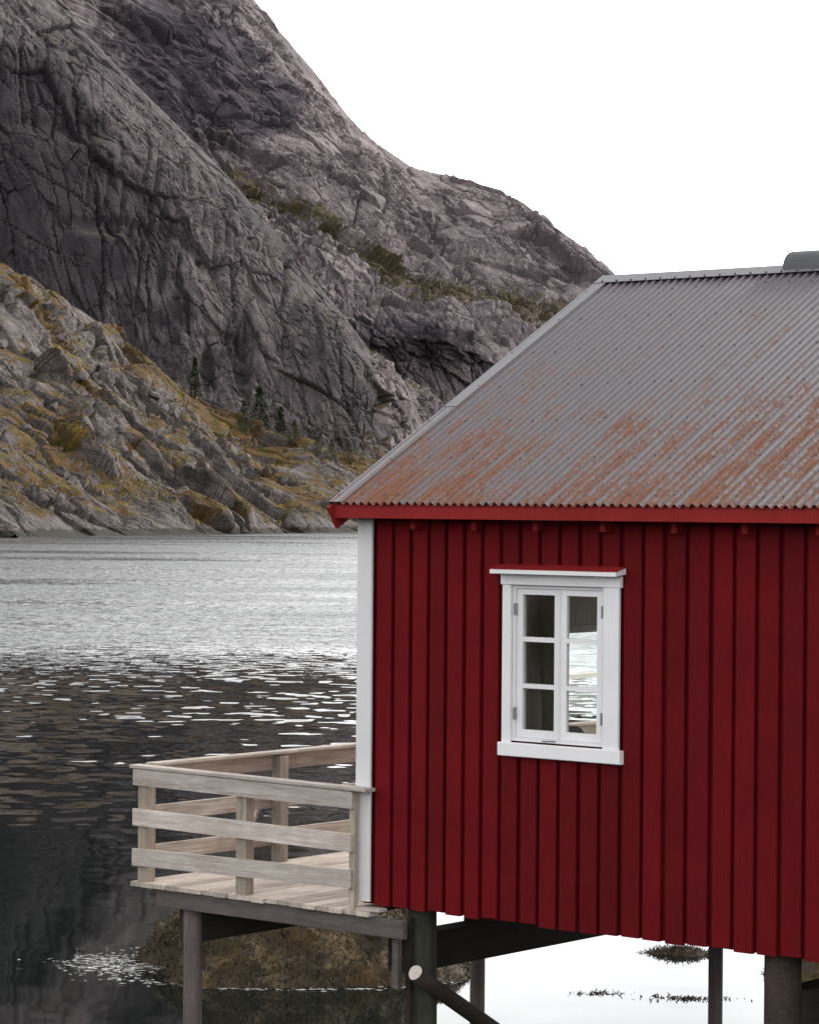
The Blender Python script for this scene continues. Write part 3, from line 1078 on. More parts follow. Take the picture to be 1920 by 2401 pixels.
bmeshes = [boulder_mesh(i) for i in range(6)]
spots = [
    (176, 788, 27, 'large grey boulder standing on the grassy hillside left of centre'),
    (212, 776, 15, 'smaller boulder just right of the large one on the hillside'),
    (74, 742, 23, 'broad dark boulder at the left of the hillside below the cliff'),
    (12, 728, 20, 'grey boulder at the left edge of the picture on the hillside'),
    (132, 712, 19, 'blocky grey boulder below the hillside crest at the left'),
    (20, 640, 24, 'big grey block high on the hillside crest at the left edge'),
    (100, 640, 18, 'grey block on the rocky knoll under the cliff foot'),
    (252, 905, 12, 'small boulder alone in brown grass in the middle of the hillside'),
    (118, 850, 13, 'small stone in the green grass at the left hillside'),
    (330, 830, 14, 'grey stone below the yellow grass strip by the cliff foot'),
    (396, 985, 17, 'grey rock among slabs in the middle of the shore slope'),
    (600, 1012, 16, 'rock on the slabs nearest to the roof corner'),
    (520, 962, 15, 'low rock just below the dark spruces'),
    (60, 905, 14, 'weathered rock in orange grass at the left shore slope'),
]
for i, (u, v, r, lab) in enumerate(spots):
    p = on_hill(u, v)
    sc = r/5835*np.linalg.norm(p-CAM)
    o = bpy.data.objects.new('boulder', bmeshes[i % 6])
    o.location = tuple(p+np.array([0, 0, 0.15*sc]))
    o.rotation_euler = (random.uniform(-0.4, 0.4), random.uniform(-0.4, 0.4), random.uniform(0, 6))
    o.scale = (sc*random.uniform(0.95, 1.25), sc*random.uniform(0.9, 1.1), sc*random.uniform(0.75, 0.95))
    link(o)
    tag(o, lab, 'boulder', 'boulders on the hillside')

# loose stones nobody could count
bv, bf = [], []
small = boulder_mesh(50, 1)
sv = np.array([v.co for v in small.vertices])
sf = [tuple(p.vertices) for p in small.polygons]
vis = np.where((HV > 600) & (HV < 1100) & (HU > -20) & (HU < 830))[0]
for i in rng.choice(vis, 420):
    if fbm(HC[i][None]/9.0, 2, 95)[0] < -0.05:
        continue
    sc = 0.18+0.55*rng.random()**3
    a = rng.uniform(0, 6.28)
    rot = np.array([[math.cos(a), -math.sin(a), 0], [math.sin(a), math.cos(a), 0], [0, 0, 1]])
    k = len(bv)
    bv += [tuple(x) for x in (sv*rng.uniform(0.7, 1.3, 3)*sc)@rot.T+HC[i]]
    bf += [tuple(q+k for q in f) for f in sf]
bpy.data.meshes.remove(small)
tag(mesh_obj('loose_stones', bv, bf, BOULDER), 'loose grey stones scattered over the grassy hillside', 'stones', kind='stuff')


# ------------------------------------------------------------------ trees on the hillside
def conifer(u, v, px, lab, spread=0.3, seed=0, mat=NEEDLES, name='spruce_tree', cat='tree', group='trees on the hillside'):
    p = on_hill(u, v)
    H = px/5835*np.linalg.norm(p-CAM)
    r = random.Random(seed)
    t = thing(name, tuple(p), lab, cat, group)
    m = MB()
    m.tube((p[0], p[1], p[2]-0.4), (p[0], p[1], p[2]+H*0.96), 0.035*H, 0.006*H, 8, 6, 0.01*H, seed)
    for k in range(14):
        a, hz = r.uniform(0, 6.28), r.uniform(0.15, 0.85)
        L = H*spread*(1-hz)*0.9
        q = (p[0], p[1], p[2]+hz*H)
        m.bar(q, (q[0]+math.cos(a)*L, q[1]+math.sin(a)*L, q[2]-0.12*L), 0.012*H, 0.012*H)
    m.build('trunk', BARK, t)
    V, F = [], []
    for k in range(1500):
        hz = r.random()**0.85
        if math.sin(hz*21+seed*2)*0.5+r.random() < 0.12:
            continue
        a = r.uniform(0, 6.28)
        lob = 0.7+0.3*math.sin(a*3+seed+hz*9)
        rad = H*spread*(1.02-hz)**0.85*lob*math.sqrt(r.uniform(0.1, 1))
        c = Vector((p[0]+math.cos(a)*rad, p[1]+math.sin(a)*rad, p[2]+H*(0.07+0.93*hz)-0.15*rad))
        d = Vector((math.cos(a), math.sin(a), r.uniform(-0.5, 0.3))).normalized()
        sd = d.cross(Vector((r.uniform(-1, 1), r.uniform(-1, 1), 1))).normalized()
        L = H*r.uniform(0.03, 0.065)
        k0 = len(V)
        V += [tuple(c-sd*L*0.35), tuple(c+d*L), tuple(c+sd*L*0.35), tuple(c-d*L*0.4+Vector((0, 0, L*0.2)))]
        F.append((k0, k0+1, k0+2, k0+3))
    mesh_obj('crown', V, F, mat, t)


conifer(545, 916, 104, 'tallest dark spruce at the foot of the cliff', 0.42, 1)
conifer(592, 938, 84, 'dark spruce just right of the tallest one', 0.36, 2)
conifer(516, 908, 62, 'small spruce just left of the tallest one', 0.5, 3)
conifer(413, 838, 88, 'lone slender dark tree beside the yellow grass strip', 0.26, 4)
conifer(668, 958, 42, 'low scrubby tree below the cliff nose', 0.55, 5, SCRUB, 'birch_scrub')
conifer(700, 968, 44, 'green scrub tree left of the roof verge', 0.6, 6, SCRUB, 'birch_scrub')
conifer(735, 970, 42, 'brown scrub tree nearest the roof verge', 0.6, 7, SCRUB, 'birch_scrub')
conifer(622, 936, 52, 'golden bush just right of the dark spruces', 0.55, 8, SCRUB, 'birch_scrub')

# ------------------------------------------------------------------ the cabin
cabin = thing('fishing_cabin', (0, 0, 0), 'red board-clad fishing cabin on stilts with a rusty corrugated roof', 'cabin')
XL, XR, YB = 0.0, 6.9, 6.72            # outer faces
EZ, EY = 3.115, -0.25                  # lower edge of the roof sheets
RY, RZ = 3.357, 5.107                  # ridge
SL = math.atan2(RZ-EZ, RY-EY)
GAP = 0.038
edges = [0.16, 0.344, 0.519, 0.695, 0.867, 1.047, 1.219, 1.394, 1.575, 1.757, 1.942, 2.127, 2.312, 2.497, 2.686, 2.875, 3.069, 3.274, 3.461, 3.653, 3.844, 4.039]
while edges[-1] < XR-0.2:
    edges.append(edges[-1]+0.19)
edges.append(XR)
WX0, WX1, WZ0, WZ1 = 1.51, 2.357, 1.357, 2.518       # window opening


def wallboard(x0, x1, z0, z1):
    d = random.uniform(-0.003, 0.003)
    c = 0.006
    y0 = d
    prof = [(x0+c, y0), (x1-c, y0), (x1, y0+c), (x1, 0.04), (x0, 0.04), (x0, y0+c)]
    return MB().prism(prof, 2, z0, z1)


for a, b in zip(edges[:-1], edges[1:]):
    x0, x1 = a+GAP/2+random.uniform(-0.004, 0.004), b-GAP/2+random.uniform(-0.004, 0.004)
    zb = random.uniform(-0.014, 0.01)
    cx0, cx1 = 1.45, 2.44
    if x1 < cx0+0.02 or x0 > cx1-0.02:
        wallboard(x0, x1, zb, 3.06).build('wall_board', RED, cabin)
    else:
        wallboard(x0, x1, zb, 1.29).build('wall_board', RED, cabin)
        wallboard(x0, x1, 2.56, 3.06).build('wall_board', RED, cabin)
# sheathing behind the boards, round the opening
m = MB()
for (x0, x1, z0, z1) in ((0.03, WX0, -0.004, 3.1), (WX1, XR, -0.004, 3.1), (WX0, WX1, -0.004, WZ0), (WX0, WX1, WZ1, 3.1)):
    m.box(x0, x1, 0.042, 0.14, z0, z1)
m.build('sheathing', RED, cabin)
# gable wall towards the deck, with the opening of the deck door; right gable; rear wall
DY0, DY1, DZ0, DZ1 = 2.48, 3.6, 0.32, 2.09


def gable(x0, x1, hole):
    g = MB()
    top = lambda y: EZ-0.12+math.tan(SL)*((y if y < RY else 2*RY-y)-EY)
    if hole:
        for (ya, yb, z0, z1) in ((0.142, DY0, 0.0, None), (DY1, YB, 0.0, None), (DY0, DY1, 0.0, DZ0), (DY0, DY1, DZ1, None)):
            if z1 is None:
                pts = [(ya, z0)]+[(yb, z0), (yb, top(yb))]
                if ya < RY < yb:
                    pts.append((RY, top(RY)))
                pts.append((ya, top(ya)))
            else:
                pts = [(ya, z0), (yb, z0), (yb, z1), (ya, z1)]
            if ya == DY0 and z1 is None:
                pts = [(ya, DZ1), (yb, DZ1), (yb, top(yb)), (RY, top(RY)), (ya, top(ya))]
            g.prism(pts, 0, x0, x1)
    else:
        g.prism([(0.142, 0.0), (YB, 0.0), (YB, top(YB)), (RY, top(RY)), (0.142, top(0.142))], 0, x0, x1)
    return g


gable(0.03, 0.11, True).build('gable_wall', RED, cabin)
gable(XR-0.11, XR-0.002, False).build('gable_wall', RED, cabin)
rw = MB()  # unseen rear opening, added to let more light into the room
for (x0, x1, z0, z1) in ((0.112, 1.0, 0.0, 3.0), (3.4, XR-0.112, 0.0, 3.0), (1.0, 3.4, 0.0, 1.0), (1.0, 3.4, 2.3, 3.0)):
    rw.box(x0, x1, YB-0.11, YB, z0, z1)
rw.build('rear_wall', RED, cabin)
MB().box(0.112, XR-0.112, 0.144, YB-0.112, 0.16, 0.3).build('floor', INTERIOR, cabin)
MB().box(0.112, XR-0.112, 0.144, YB-0.112, 2.62, 2.68).build('ceiling', INTERIOR, cabin)
MB().box(3.9, 3.98, 0.144, YB-0.112, 0.302, 2.618).build('partition_wall', INTERIOR, cabin)
for y in np.arange(0.18, YB-0.2, 0.24):
    MB().box(0.113, 0.128, float(y), float(y)+0.228, 0.305, 2.615, 0.004, ax=2).build('wall_panel', INTERIOR, cabin) if not (y+0.23 > DY0-0.1 and y < DY1+0.1) else None
for z0, z1 in ((DZ1+0.004, 2.615),):
    MB().box(0.113, 0.128, DY0-0.1, DY1+0.1, z0, z1).build('wall_panel', INTERIOR, cabin)
# frame and glass of the deck door
fr_ = MB()
fr_.box(0.0, 0.13, DY0, DY0+0.06, DZ0, DZ1)
fr_.box(0.0, 0.13, DY1-0.06, DY1, DZ0, DZ1)
fr_.box(0.002, 0.128, DY0+0.06, DY1-0.06, DZ1-0.06, DZ1)
fr_.box(0.002, 0.128, DY0+0.06, DY1-0.06, DZ0, DZ0+0.1)
door = fr_.build('deck_door', WHITE, cabin)
MB().box(0.05, 0.056, DY0+0.06, DY1-0.06, DZ0+0.1, DZ1-0.06).build('pane', GLASS, door)

# corner board
MB().box(0.0, 0.148, -0.028, -0.001, 0.02, 3.05, 0.004, ax=2).build('corner_board', WHITE, cabin)
MB().box(0.002, 0.028, 0.0, 0.14, 0.02, 3.0, 0.004, ax=2).build('corner_board', WHITE, cabin)

# window
win = MB()
win.box(1.433, 1.512, -0.03, -0.001, 1.345, 2.52, 0.004, ax=2)
win.box(2.358, 2.497, -0.03, -0.001, 1.345, 2.52, 0.004, ax=2)
win.box(1.422, 2.512, -0.036, -0.001, 2.521, 2.604, 0.004, ax=0)
window = win.build('window', WHITE, cabin)
MB().box(1.416, 2.53, -0.052, -0.001, 1.243, 1.344, 0.005, ax=0).build('sill', WHITE, window)
MB().prism([(-0.125, 2.605), (-0.001, 2.618), (-0.001, 2.665), (-0.125, 2.634)], 0, 1.386, 2.537).build('drip_board', WHITE, window)
MB().prism([(-0.122, 2.6375), (-0.001, 2.6685), (-0.001, 2.674), (-0.122, 2.643)], 0, 1.384, 2.539).build('drip_flashing', RED_TRIM, window)
jamb = MB()
jamb.box(1.512, 1.54, -0.002, 0.135, WZ0, WZ1)
jamb.box(2.33, 2.357, -0.002, 0.135, WZ0, WZ1)
jamb.box(1.54, 2.33, -0.002, 0.135, WZ1-0.022, WZ1)
jamb.box(1.54, 2.33, -0.002, 0.135, WZ0, WZ0+0.026)
jamb.build('jamb', WHITE, window)
GZ = [(1.444, 1.752), (1.786, 2.099), (2.135, 2.45)]
for x0, x1 in ((1.541, 1.943), (1.945, 2.329)):
    s = MB()
    w = 0.055
    s.box(x0, x0+w, 0.012, 0.052, 1.385, 2.494, 0.003, ax=2)
    s.box(x1-w, x1, 0.012, 0.052, 1.385, 2.494, 0.003, ax=2)
    s.box(x0+w, x1-w, 0.013, 0.051, 1.385, 1.444)
    s.box(x0+w, x1-w, 0.013, 0.051, 2.45, 2.494)
    s.box(x0+w, x1-w, 0.016, 0.048, 1.752, 1.786)
    s.box(x0+w, x1-w, 0.016, 0.048, 2.099, 2.135)
    sash = s.build('sash', WHITE, window)
    for z0, z1 in GZ:
        pane = MB().box(x0+w-0.004, x1-w+0.004, 0.033, 0.037, z0-0.004, z1+0.004).build('pane', GLASS, cabin)
        pane.parent = window
        pane.matrix_parent_inverse = window.matrix_world.inverted()
MB().box(1.938, 1.95, 0.004, 0.0115, 1.385, 2.494).build('mullion_cover', WHITE, window)
for z in (1.56, 2.34):
    for x in (1.536, 2.334):
        MB().box(x-0.012, x+0.012, -0.008, 0.012, z-0.045, z+0.045, 0.004, ax=2).build('hinge', HINGE, window)
MB().bar((1.80, -0.012, 1.368), (1.93, -0.02, 1.375), 0.008, 0.008).build('window_stay', HINGE, window)

# ------------------------------------------------------------------ roof
n_up = (0, -math.sin(SL), math.cos(SL))
PITCHW = 0.076
SHEET = PITCHW*12
slope_len = math.hypot(RY-EY, RZ-EZ)
RXL = -0.068


def roof_sheet(x0, corr, rear=False, lift=0.0):
    seg = 10
    nx = corr*seg
    ny = 6
    V, F = [], []
    for j in range(ny+1):
        t = j/ny*(slope_len-0.03)
        sag = 0.001*math.sin(j/ny*math.pi*3+x0)
        for i in range(nx+1):
            x = x0+i*PITCHW/seg
            ph = (x-RXL)/PITCHW*2*math.pi
            hgt = 0.0145*(2*((1+math.cos(ph))/2)**1.5-1)+lift*(1-i/nx)+sag
            y = EY+t*math.cos(SL)
            z = EZ+t*math.sin(SL)
            y, z = y+hgt*n_up[1], z+hgt*n_up[2]
            if rear:
                y = 2*RY-y
            V.append((x, y, z))
    for j in range(ny):
        for i in range(nx):
            a = j*(nx+1)+i
            F.append((a, a+1, a+nx+2, a+nx+1))
    o = mesh_obj('roof_sheet', V, F, ROOF, cabin, smooth=True)
    md = o.modifiers.new('thickness', 'SOLIDIFY')
    md.thickness = 0.0018
    md.offset = -1
    md.use_rim = False
    return o


x = RXL
first = True
while x < XR+0.1:
    c = 7 if first else 12
    roof_sheet(x, c+1, False, 0.009)
    roof_sheet(x, c+1, True, 0.004)
    x += c*PITCHW
    first = False
RXR = x+PITCHW
# roofing screws
V, F = [], []
for row, t in enumerate([0.12, 0.72, 1.35, 1.98, 2.62, 3.25, 3.8]):
    k = 0
    xx = RXL+PITCHW*(row % 2)
    while xx < RXR-0.05:
        jx, jt = xx, t+random.uniform(-0.02, 0.02)
        c = Vector((jx, EY+jt*math.cos(SL), EZ+jt*math.sin(SL)))+Vector(n_up)*0.02
        k0 = len(V)
        for ring_r, hh in ((0.0085, 0.0), (0.006, 0.007)):
            for q in range(6):
                a = q*math.pi/3
                V.append(tuple(c+Vector((math.cos(a)*ring_r, math.sin(a)*ring_r*math.cos(SL), math.sin(a)*ring_r*math.sin(SL)))+Vector(n_up)*hh))
        for q in range(6):
            F.append((k0+q, k0+(q+1) % 6, k0+6+(q+1) % 6, k0+6+q))
        F.append(tuple(k0+6+q for q in range(6)))
        xx += PITCHW*random.choice((2, 3, 3))
tag(mesh_obj('roof_screws', V, F, SCREW, cabin), kind='stuff')
# roof deck under the sheets
for sgn in (0, 1):
    f = (lambda y: y) if not sgn else (lambda y: 2*RY-y)
    th = 0.024
    pr = [(f(EY+0.05), EZ+0.05*math.tan(SL)-0.018), (f(RY), RZ-0.018), (f(RY), RZ-0.018-th*1.4), (f(EY+0.05), EZ+0.05*math.tan(SL)-0.018-th*1.4)]
    MB().prism(pr, 0, RXL+0.03, RXR-0.05).build('roof_deck', RED_TRIM, cabin)
# ridge cap: two wings
for sgn in (0, 1):
    f = (lambda y: y) if not sgn else (lambda y: 2*RY-y)
    w = 0.15
    top = RZ+0.031
    pr = [(f(RY), top), (f(RY-w*math.cos(SL)), top-w*math.sin(SL)), (f(RY-w*math.cos(SL)), top-w*math.sin(SL)-0.003), (f(RY), top-0.003)]
    MB().prism(pr, 0, RXL-0.03, RXR).build('ridge_cap', FLASHING, cabin)
V, F = [], []
for k in range(int((RXR-RXL)/0.152)):
    xx = RXL+0.05+k*0.152
    cpos = Vector((xx, RY-0.13*math.cos(SL), RZ+0.031-0.13*math.sin(SL)))+Vector(n_up)*0.001
    k0 = len(V)
    for ring_r, hh in ((0.011, 0.0), (0.008, 0.008)):
        for q in range(6):
            a = q*math.pi/3
            V.append(tuple(cpos+Vector((math.cos(a)*ring_r, math.sin(a)*ring_r*math.cos(SL), math.sin(a)*ring_r*math.sin(SL)))+Vector(n_up)*hh))
    for q in range(6):
        F.append((k0+q, k0+(q+1) % 6, k0+6+(q+1) % 6, k0+6+q))
    F.append(tuple(k0+6+q for q in range(6)))
tag(mesh_obj('ridge_screws', V, F, SCREW, cabin), kind='stuff')


# verge flashing along the gable edge, in two lengths, and barge board below it
def slope_pt(x, t, up=0.0):
    return (x, EY+t*math.cos(SL)+up*n_up[1], EZ+t*math.sin(SL)+up*n_up[2])


def slope_strip(x0, x1, t0, t1, u0, u1, rear=False):
    P8 = []
    for t in (t0, t1):
        for (xx, uu) in ((x0, u0), (x1, u0), (x1, u1), (x0, u1)):
            q = slope_pt(xx, t, uu)
            P8.append((q[0], 2*RY-q[1] if rear else q[1], q[2]))
    F8 = [(0, 1, 2, 3), (4, 5, 6, 7), (0, 1, 5, 4), (1, 2, 6, 5), (2, 3, 7, 6), (3, 0, 4, 7)]
    b = MB()
    b.v, b.f = P8, F8
    return b


tj = 1.62
for (t0, t1, dz) in ((0.0, tj+0.05, 0.0), (tj, slope_len-0.08, 0.0035)):
    o = slope_strip(RXL-0.03, RXL+0.1, t0, t1, 0.0160+dz, 0.0190+dz)
    s2_ = slope_strip(RXL-0.032, RXL-0.029, t0, t1, -0.1, 0.0155+dz)
    k = len(o.v)
    o.v += s2_.v
    o.f += [tuple(i+k for i in q) for q in s2_.f]
    o.build('verge_flashing', FLASHING, cabin)
slope_strip(RXL-0.03, RXL+0.1, 0, slope_len-0.08, 0.0160, 0.0190, True).build('verge_flashing', FLASHING, cabin)
V_ = []
for rear in (False, True):
    t0, t1 = -0.05, slope_len
    pts = [(t0, -0.005), (t0+0.02, -0.2), (t1, -0.2), (t1, -0.012), (0.05, -0.012)]
    b = MB()
    k = 0
    for xx in (RXL-0.026, RXL+0.004):
        for (t, uu) in pts:
            q = slope_pt(xx, t, uu)
            b.v.append((q[0], 2*RY-q[1] if rear else q[1], q[2]))
    nn_ = len(pts)
    b.f = [tuple(range(nn_)), tuple(range(nn_, 2*nn_))]+[(i, (i+1) % nn_, nn_+(i+1) % nn_, nn_+i) for i in range(nn_)]
    b.build('barge_board', RED_TRIM, cabin)
# fascia under the eave
MB().box(RXL+0.006, RXR-0.06, EY+0.022, EY+0.05, 3.004, EZ-0.004+0.012, 0.003, ax=0).build('fascia', RED_TRIM, cabin)
MB().box(RXL+0.006, RXR-0.06, 2*RY-EY-0.05, 2*RY-EY-0.022, 3.004, EZ-0.004, 0.003, ax=0).build('fascia', RED_TRIM, cabin)
# soffit boards and rafter ends
MB().box(0.15, XR, EY+0.051, 0.04, 3.066, 3.078).build('soffit', RED, cabin)
rx = [0.592, 1.186, 1.766, 2.376, 2.997, 3.589, 4.19, 4.79, 5.39, 5.99, 6.59]
for xx in rx:
    MB().box(xx-0.024, xx+0.024, -0.075, -0.001, 2.925, 3.065, 0.003, ax=2).build('rafter_end', RED_TRIM, cabin)

# barrel-shaped hood on the ridge
hx0, hx1, hr = 1.79, 2.9, 0.17
V, F = [], []
seg = 18
prof = [(hx0, 1.0)]+[(hx0+0.0, 1.0)]
xs = [(hx0, 0.985), (hx0+0.012, 1.0), (hx0+0.3, 1.0), (hx0+0.305, 1.012), (hx0+0.33, 1.012), (hx0+0.335, 1.0), (hx1-0.012, 1.0), (hx1, 0.985)]
for (xx, s_) in xs:
    for i in range(seg+1):
        a = math.pi*(-0.12+1.24*i/seg)
        V.append((xx, RY+0.09+hr*s_*math.cos(a)*-1, RZ-0.02+hr*s_*math.sin(a)))
for j in range(len(xs)-1):
    for i in range(seg):
        a = j*(seg+1)+i
        F.append((a, a+1, a+seg+2, a+seg+1))
F.append(tuple(range(seg+1))[::-1])
F.append(tuple((len(xs)-1)*(seg+1)+i for i in range(seg+1)))
mesh_obj('roof_hood', V, F, HOOD, cabin)

# ------------------------------------------------------------------ underside and piles
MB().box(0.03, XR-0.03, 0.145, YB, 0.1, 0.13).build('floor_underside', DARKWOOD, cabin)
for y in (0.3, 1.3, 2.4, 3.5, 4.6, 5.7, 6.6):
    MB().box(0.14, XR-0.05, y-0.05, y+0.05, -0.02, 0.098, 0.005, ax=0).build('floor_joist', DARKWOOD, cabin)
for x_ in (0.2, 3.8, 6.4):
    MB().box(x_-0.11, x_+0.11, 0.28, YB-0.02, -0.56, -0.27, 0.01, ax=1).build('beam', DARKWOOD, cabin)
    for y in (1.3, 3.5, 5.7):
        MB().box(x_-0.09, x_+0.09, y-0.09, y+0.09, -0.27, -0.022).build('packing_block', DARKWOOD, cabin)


def pile(x_, y, r, top, mat, parent, seed):
    return MB().tube((x_, y, -4.6), (x_, y, top), r*1.06, r*0.98, 24, 14, 0.008, seed).build('pile', mat, parent, smooth=True)


pile(0.465, 0.24, 0.112, 0.0, LOG, cabin, 1)
pile(3.73, 0.24, 0.132, 0.0, BRACE, cabin, 2)
pile(1.17, 3.3, 0.06, -0.17, PILE, cabin, 3)
pile(6.5, 0.3, 0.13, -0.17, LOG, cabin, 4)
for k, (x_, y) in enumerate(((3.6, 3.4), (6.4, 3.4), (3.6, 6.4), (6.4, 6.4))):
    pile(x_, y, 0.11, -0.5, LOG, cabin, 10+k)
b0, b1 = Vector((0.64, -0.05, -0.472)), Vector((0.64, 3.4, -2.46))
br = MB().tube(b0, b1, 0.062, 0.068, 22, 10, 0.006, 5).build('brace', BRACE, cabin, smooth=True)
dd = (b1-b0).normalized()
MB().tube(b0-dd*0.004, b0+dd*0.001, 0.059, 0.059, 22, 1, 0, 5).build('sawn_end', CUTEND, br)
MB().tube((3.62, 0.2, -1.6), (4.6, 0.3, -0.15), 0.07, 0.065, 18, 6, 0.004, 8).build('brace', BRACE, cabin, smooth=True)

# ------------------------------------------------------------------ the deck
deck = thing('wooden_deck', (-1.2, 2.5, WATER), 'weathered grey timber deck with railing on the gable side of the red cabin', 'deck')
DF = -0.135
ROWEND = 7.0
x = -2.372
k = 0
while x < -0.045:
    w = 0.138
    yf = DF+random.uniform(-0.012, 0.012)
    MB().box(x, x+w-0.007, yf, ROWEND, -0.078+random.uniform(-0.003, 0.003), -0.04+random.uniform(-0.002, 0.002), 0.004, ax=1).build('deck_plank', WOOD_Y, deck)
    x += w
    k += 1
for w in range(2):
    MB().box(x+0.004, x+0.13, DF+random.uniform(-0.01, 0.01), -0.03, -0.079, -0.041, 0.004, ax=1).build('deck_plank', WOOD_Y, deck)
    x += 0.138
MB().bar((0.10, -0.085, -0.028), (0.33, -0.07, -0.024), 0.10, 0.022).build('deck_plank', WOOD_X, deck)
# beams under the planks
MB().box(-2.09, 0.56, DF+0.03, DF+0.08, -0.225, -0.0805, 0.004, ax=0).build('beam', BEAM, deck)
MB().box(-2.09, -0.03, 3.2, 3.3, -0.23, -0.0805, 0.004, ax=0).build('beam', BEAM, deck)
MB().box(-2.09, -0.03, 6.6, 6.7, -0.23, -0.0805, 0.004, ax=0).build('beam', BEAM, deck)
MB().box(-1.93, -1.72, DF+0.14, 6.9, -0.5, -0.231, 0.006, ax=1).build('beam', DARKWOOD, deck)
pile(-1.78, 0.0, 0.078, -0.226, PILE, deck, 21)
pile(-1.38, 3.3, 0.068, -0.231, PILE, deck, 22)
pile(-0.87, 6.45, 0.055, -0.231, PILE, deck, 23)
MB().box(0.40, 0.46, DF+0.09, DF+0.14, -0.62, -0.081, 0.003, ax=2).build('hanger_post', BEAM, deck)
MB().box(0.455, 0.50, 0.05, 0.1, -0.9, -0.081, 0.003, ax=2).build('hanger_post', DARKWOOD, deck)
# front railing
PY0, PY1 = DF+0.03, DF+0.13
for x0 in (-2.314, -1.2):
    MB().box(x0, x0+0.112, PY0, PY1, -0.04, 0.9, 0.004, ax=2).build('post', WOOD_Z, deck)
MB().box(0.005, 0.06, PY0, PY0+0.05, -0.04, 0.885, 0.003, ax=2).build('post', WOOD_Z, deck)
yb0, yb1 = PY0-0.03, PY0-0.001


def rail(x0, z0, x1, z1, hgt):
    prof_v = MB()
    c = 0.003
    for (xx, zz) in ((x0, z0), (x1, z1)):
        for (yy, d_) in ((yb0, 0), (yb1, 0), (yb1, hgt), (yb0, hgt)):
            prof_v.v.append((xx, yy, zz+d_))
    prof_v.f = [(0, 1, 2, 3), (4, 5, 6, 7), (0, 1, 5, 4), (1, 2, 6, 5), (2, 3, 7, 6), (3, 0, 4, 7)]
    return prof_v.build('rail_board', WOOD_X, deck)


rail(-2.345, 0.763, 0.058, 0.745, 0.133)
rail(-2.347, 0.427, 0.05, 0.407, 0.139)
rail(-2.351, 0.092, 0.05, 0.125, 0.142)
MB().bar((-2.385, PY0+0.03, 0.915), (0.20, PY0+0.02, 0.897), 0.125, 0.028, c=0.004).build('handrail', WOOD_X, deck)
# side railing running back along the deck edge
SX = -2.324
for y in (1.61, 3.45, 5.2, 6.85):
    MB().box(SX-0.05, SX+0.05, y, y+0.11, -0.04, 0.895, 0.004, ax=2).build('post', WOOD_Z, deck)
MB().bar((SX-0.01, 0.06, 0.921), (SX-0.01, 3.5, 0.925), 0.12, 0.028, c=0.004).build('handrail', WOOD_Y, deck)
MB().bar((SX-0.01, 3.505, 0.925), (SX-0.01, 7.0, 0.92), 0.12, 0.028, c=0.004).build('handrail', WOOD_Y, deck)
for z in (0.765, 0.43, 0.1):
    MB().box(SX-0.082, SX-0.052, 0.02, 3.5, z, z+0.138, 0.003, ax=1).build('rail_board', WOOD_Y, deck)
    MB().box(SX-0.082, SX-0.052, 3.505, 7.0, z, z+0.138, 0.003, ax=1).build('rail_board', WOOD_Y, deck)
MB().bar((SX-0.1, 1.32, 0.2), (SX-0.1, 1.62, 0.62), 0.05, 0.03).build('brace', WOOD_Y, deck)
for y in (5.25, 6.87):
    MB().box(SX-0.04, SX+0.04, y+0.115, y+0.19, -0.04, 1.42, 0.004, ax=2).build('post', WOOD_Z, deck)
MB().bar((SX, 5.2, 1.405), (SX, 7.1, 1.41), 0.09, 0.05, c=0.004).build('handrail', WOOD_Y, deck)

# ------------------------------------------------------------------ things in the cabin
V, F = [], []
nn_ = 60
for j in range(9):
    z = 0.55+j*(2.5-0.55)/8
    pinch = 1-0.25*math.exp(-((z-1.35)/0.3)**2)
    for i in range(nn_+1):
        a = i/nn_
        y = 2.3-0.2*a*pinch
        V.append((0.2+0.035*math.sin(a*34+0.4*math.sin(z*2))*(0.6+0.2*z), y, z))
for j in range(8):
    for i in range(nn_):
        a = j*(nn_+1)+i
        F.append((a, a+1, a+nn_+2, a+nn_+1))
cur = mesh_obj('curtain', V, F, CLOTH, None, smooth=True)
cur.modifiers.new('thickness', 'SOLIDIFY').thickness = 0.003
tag(cur, 'grey green curtain hanging inside behind the left window sash', 'curtain')
ch = thing('armchair', (0.6, 2.38, 0.3), 'dark round-backed armchair inside, seen low in the right window sash', 'chair')
MB().box(0.345, 0.85, 2.18, 2.6, 0.55, 0.72, 0.03, ax=0).build('seat', CLOTH, ch)
pr = [(2.2, 0.722), (2.58, 0.722)]+[(2.39+0.19*math.cos(a), 1.08+0.185*math.sin(a)) for a in np.linspace(0, math.pi, 14)]
MB().prism(pr, 0, 0.27, 0.34).build('backrest', SCREW, ch)
for (xx, yy) in ((0.31, 2.2), (0.31, 2.57), (0.82, 2.2), (0.82, 2.57)):
    MB().box(xx-0.02, xx+0.02, yy-0.02, yy+0.02, 0.302, 0.549, 0.003, ax=2).build('leg', DARKWOOD, ch)


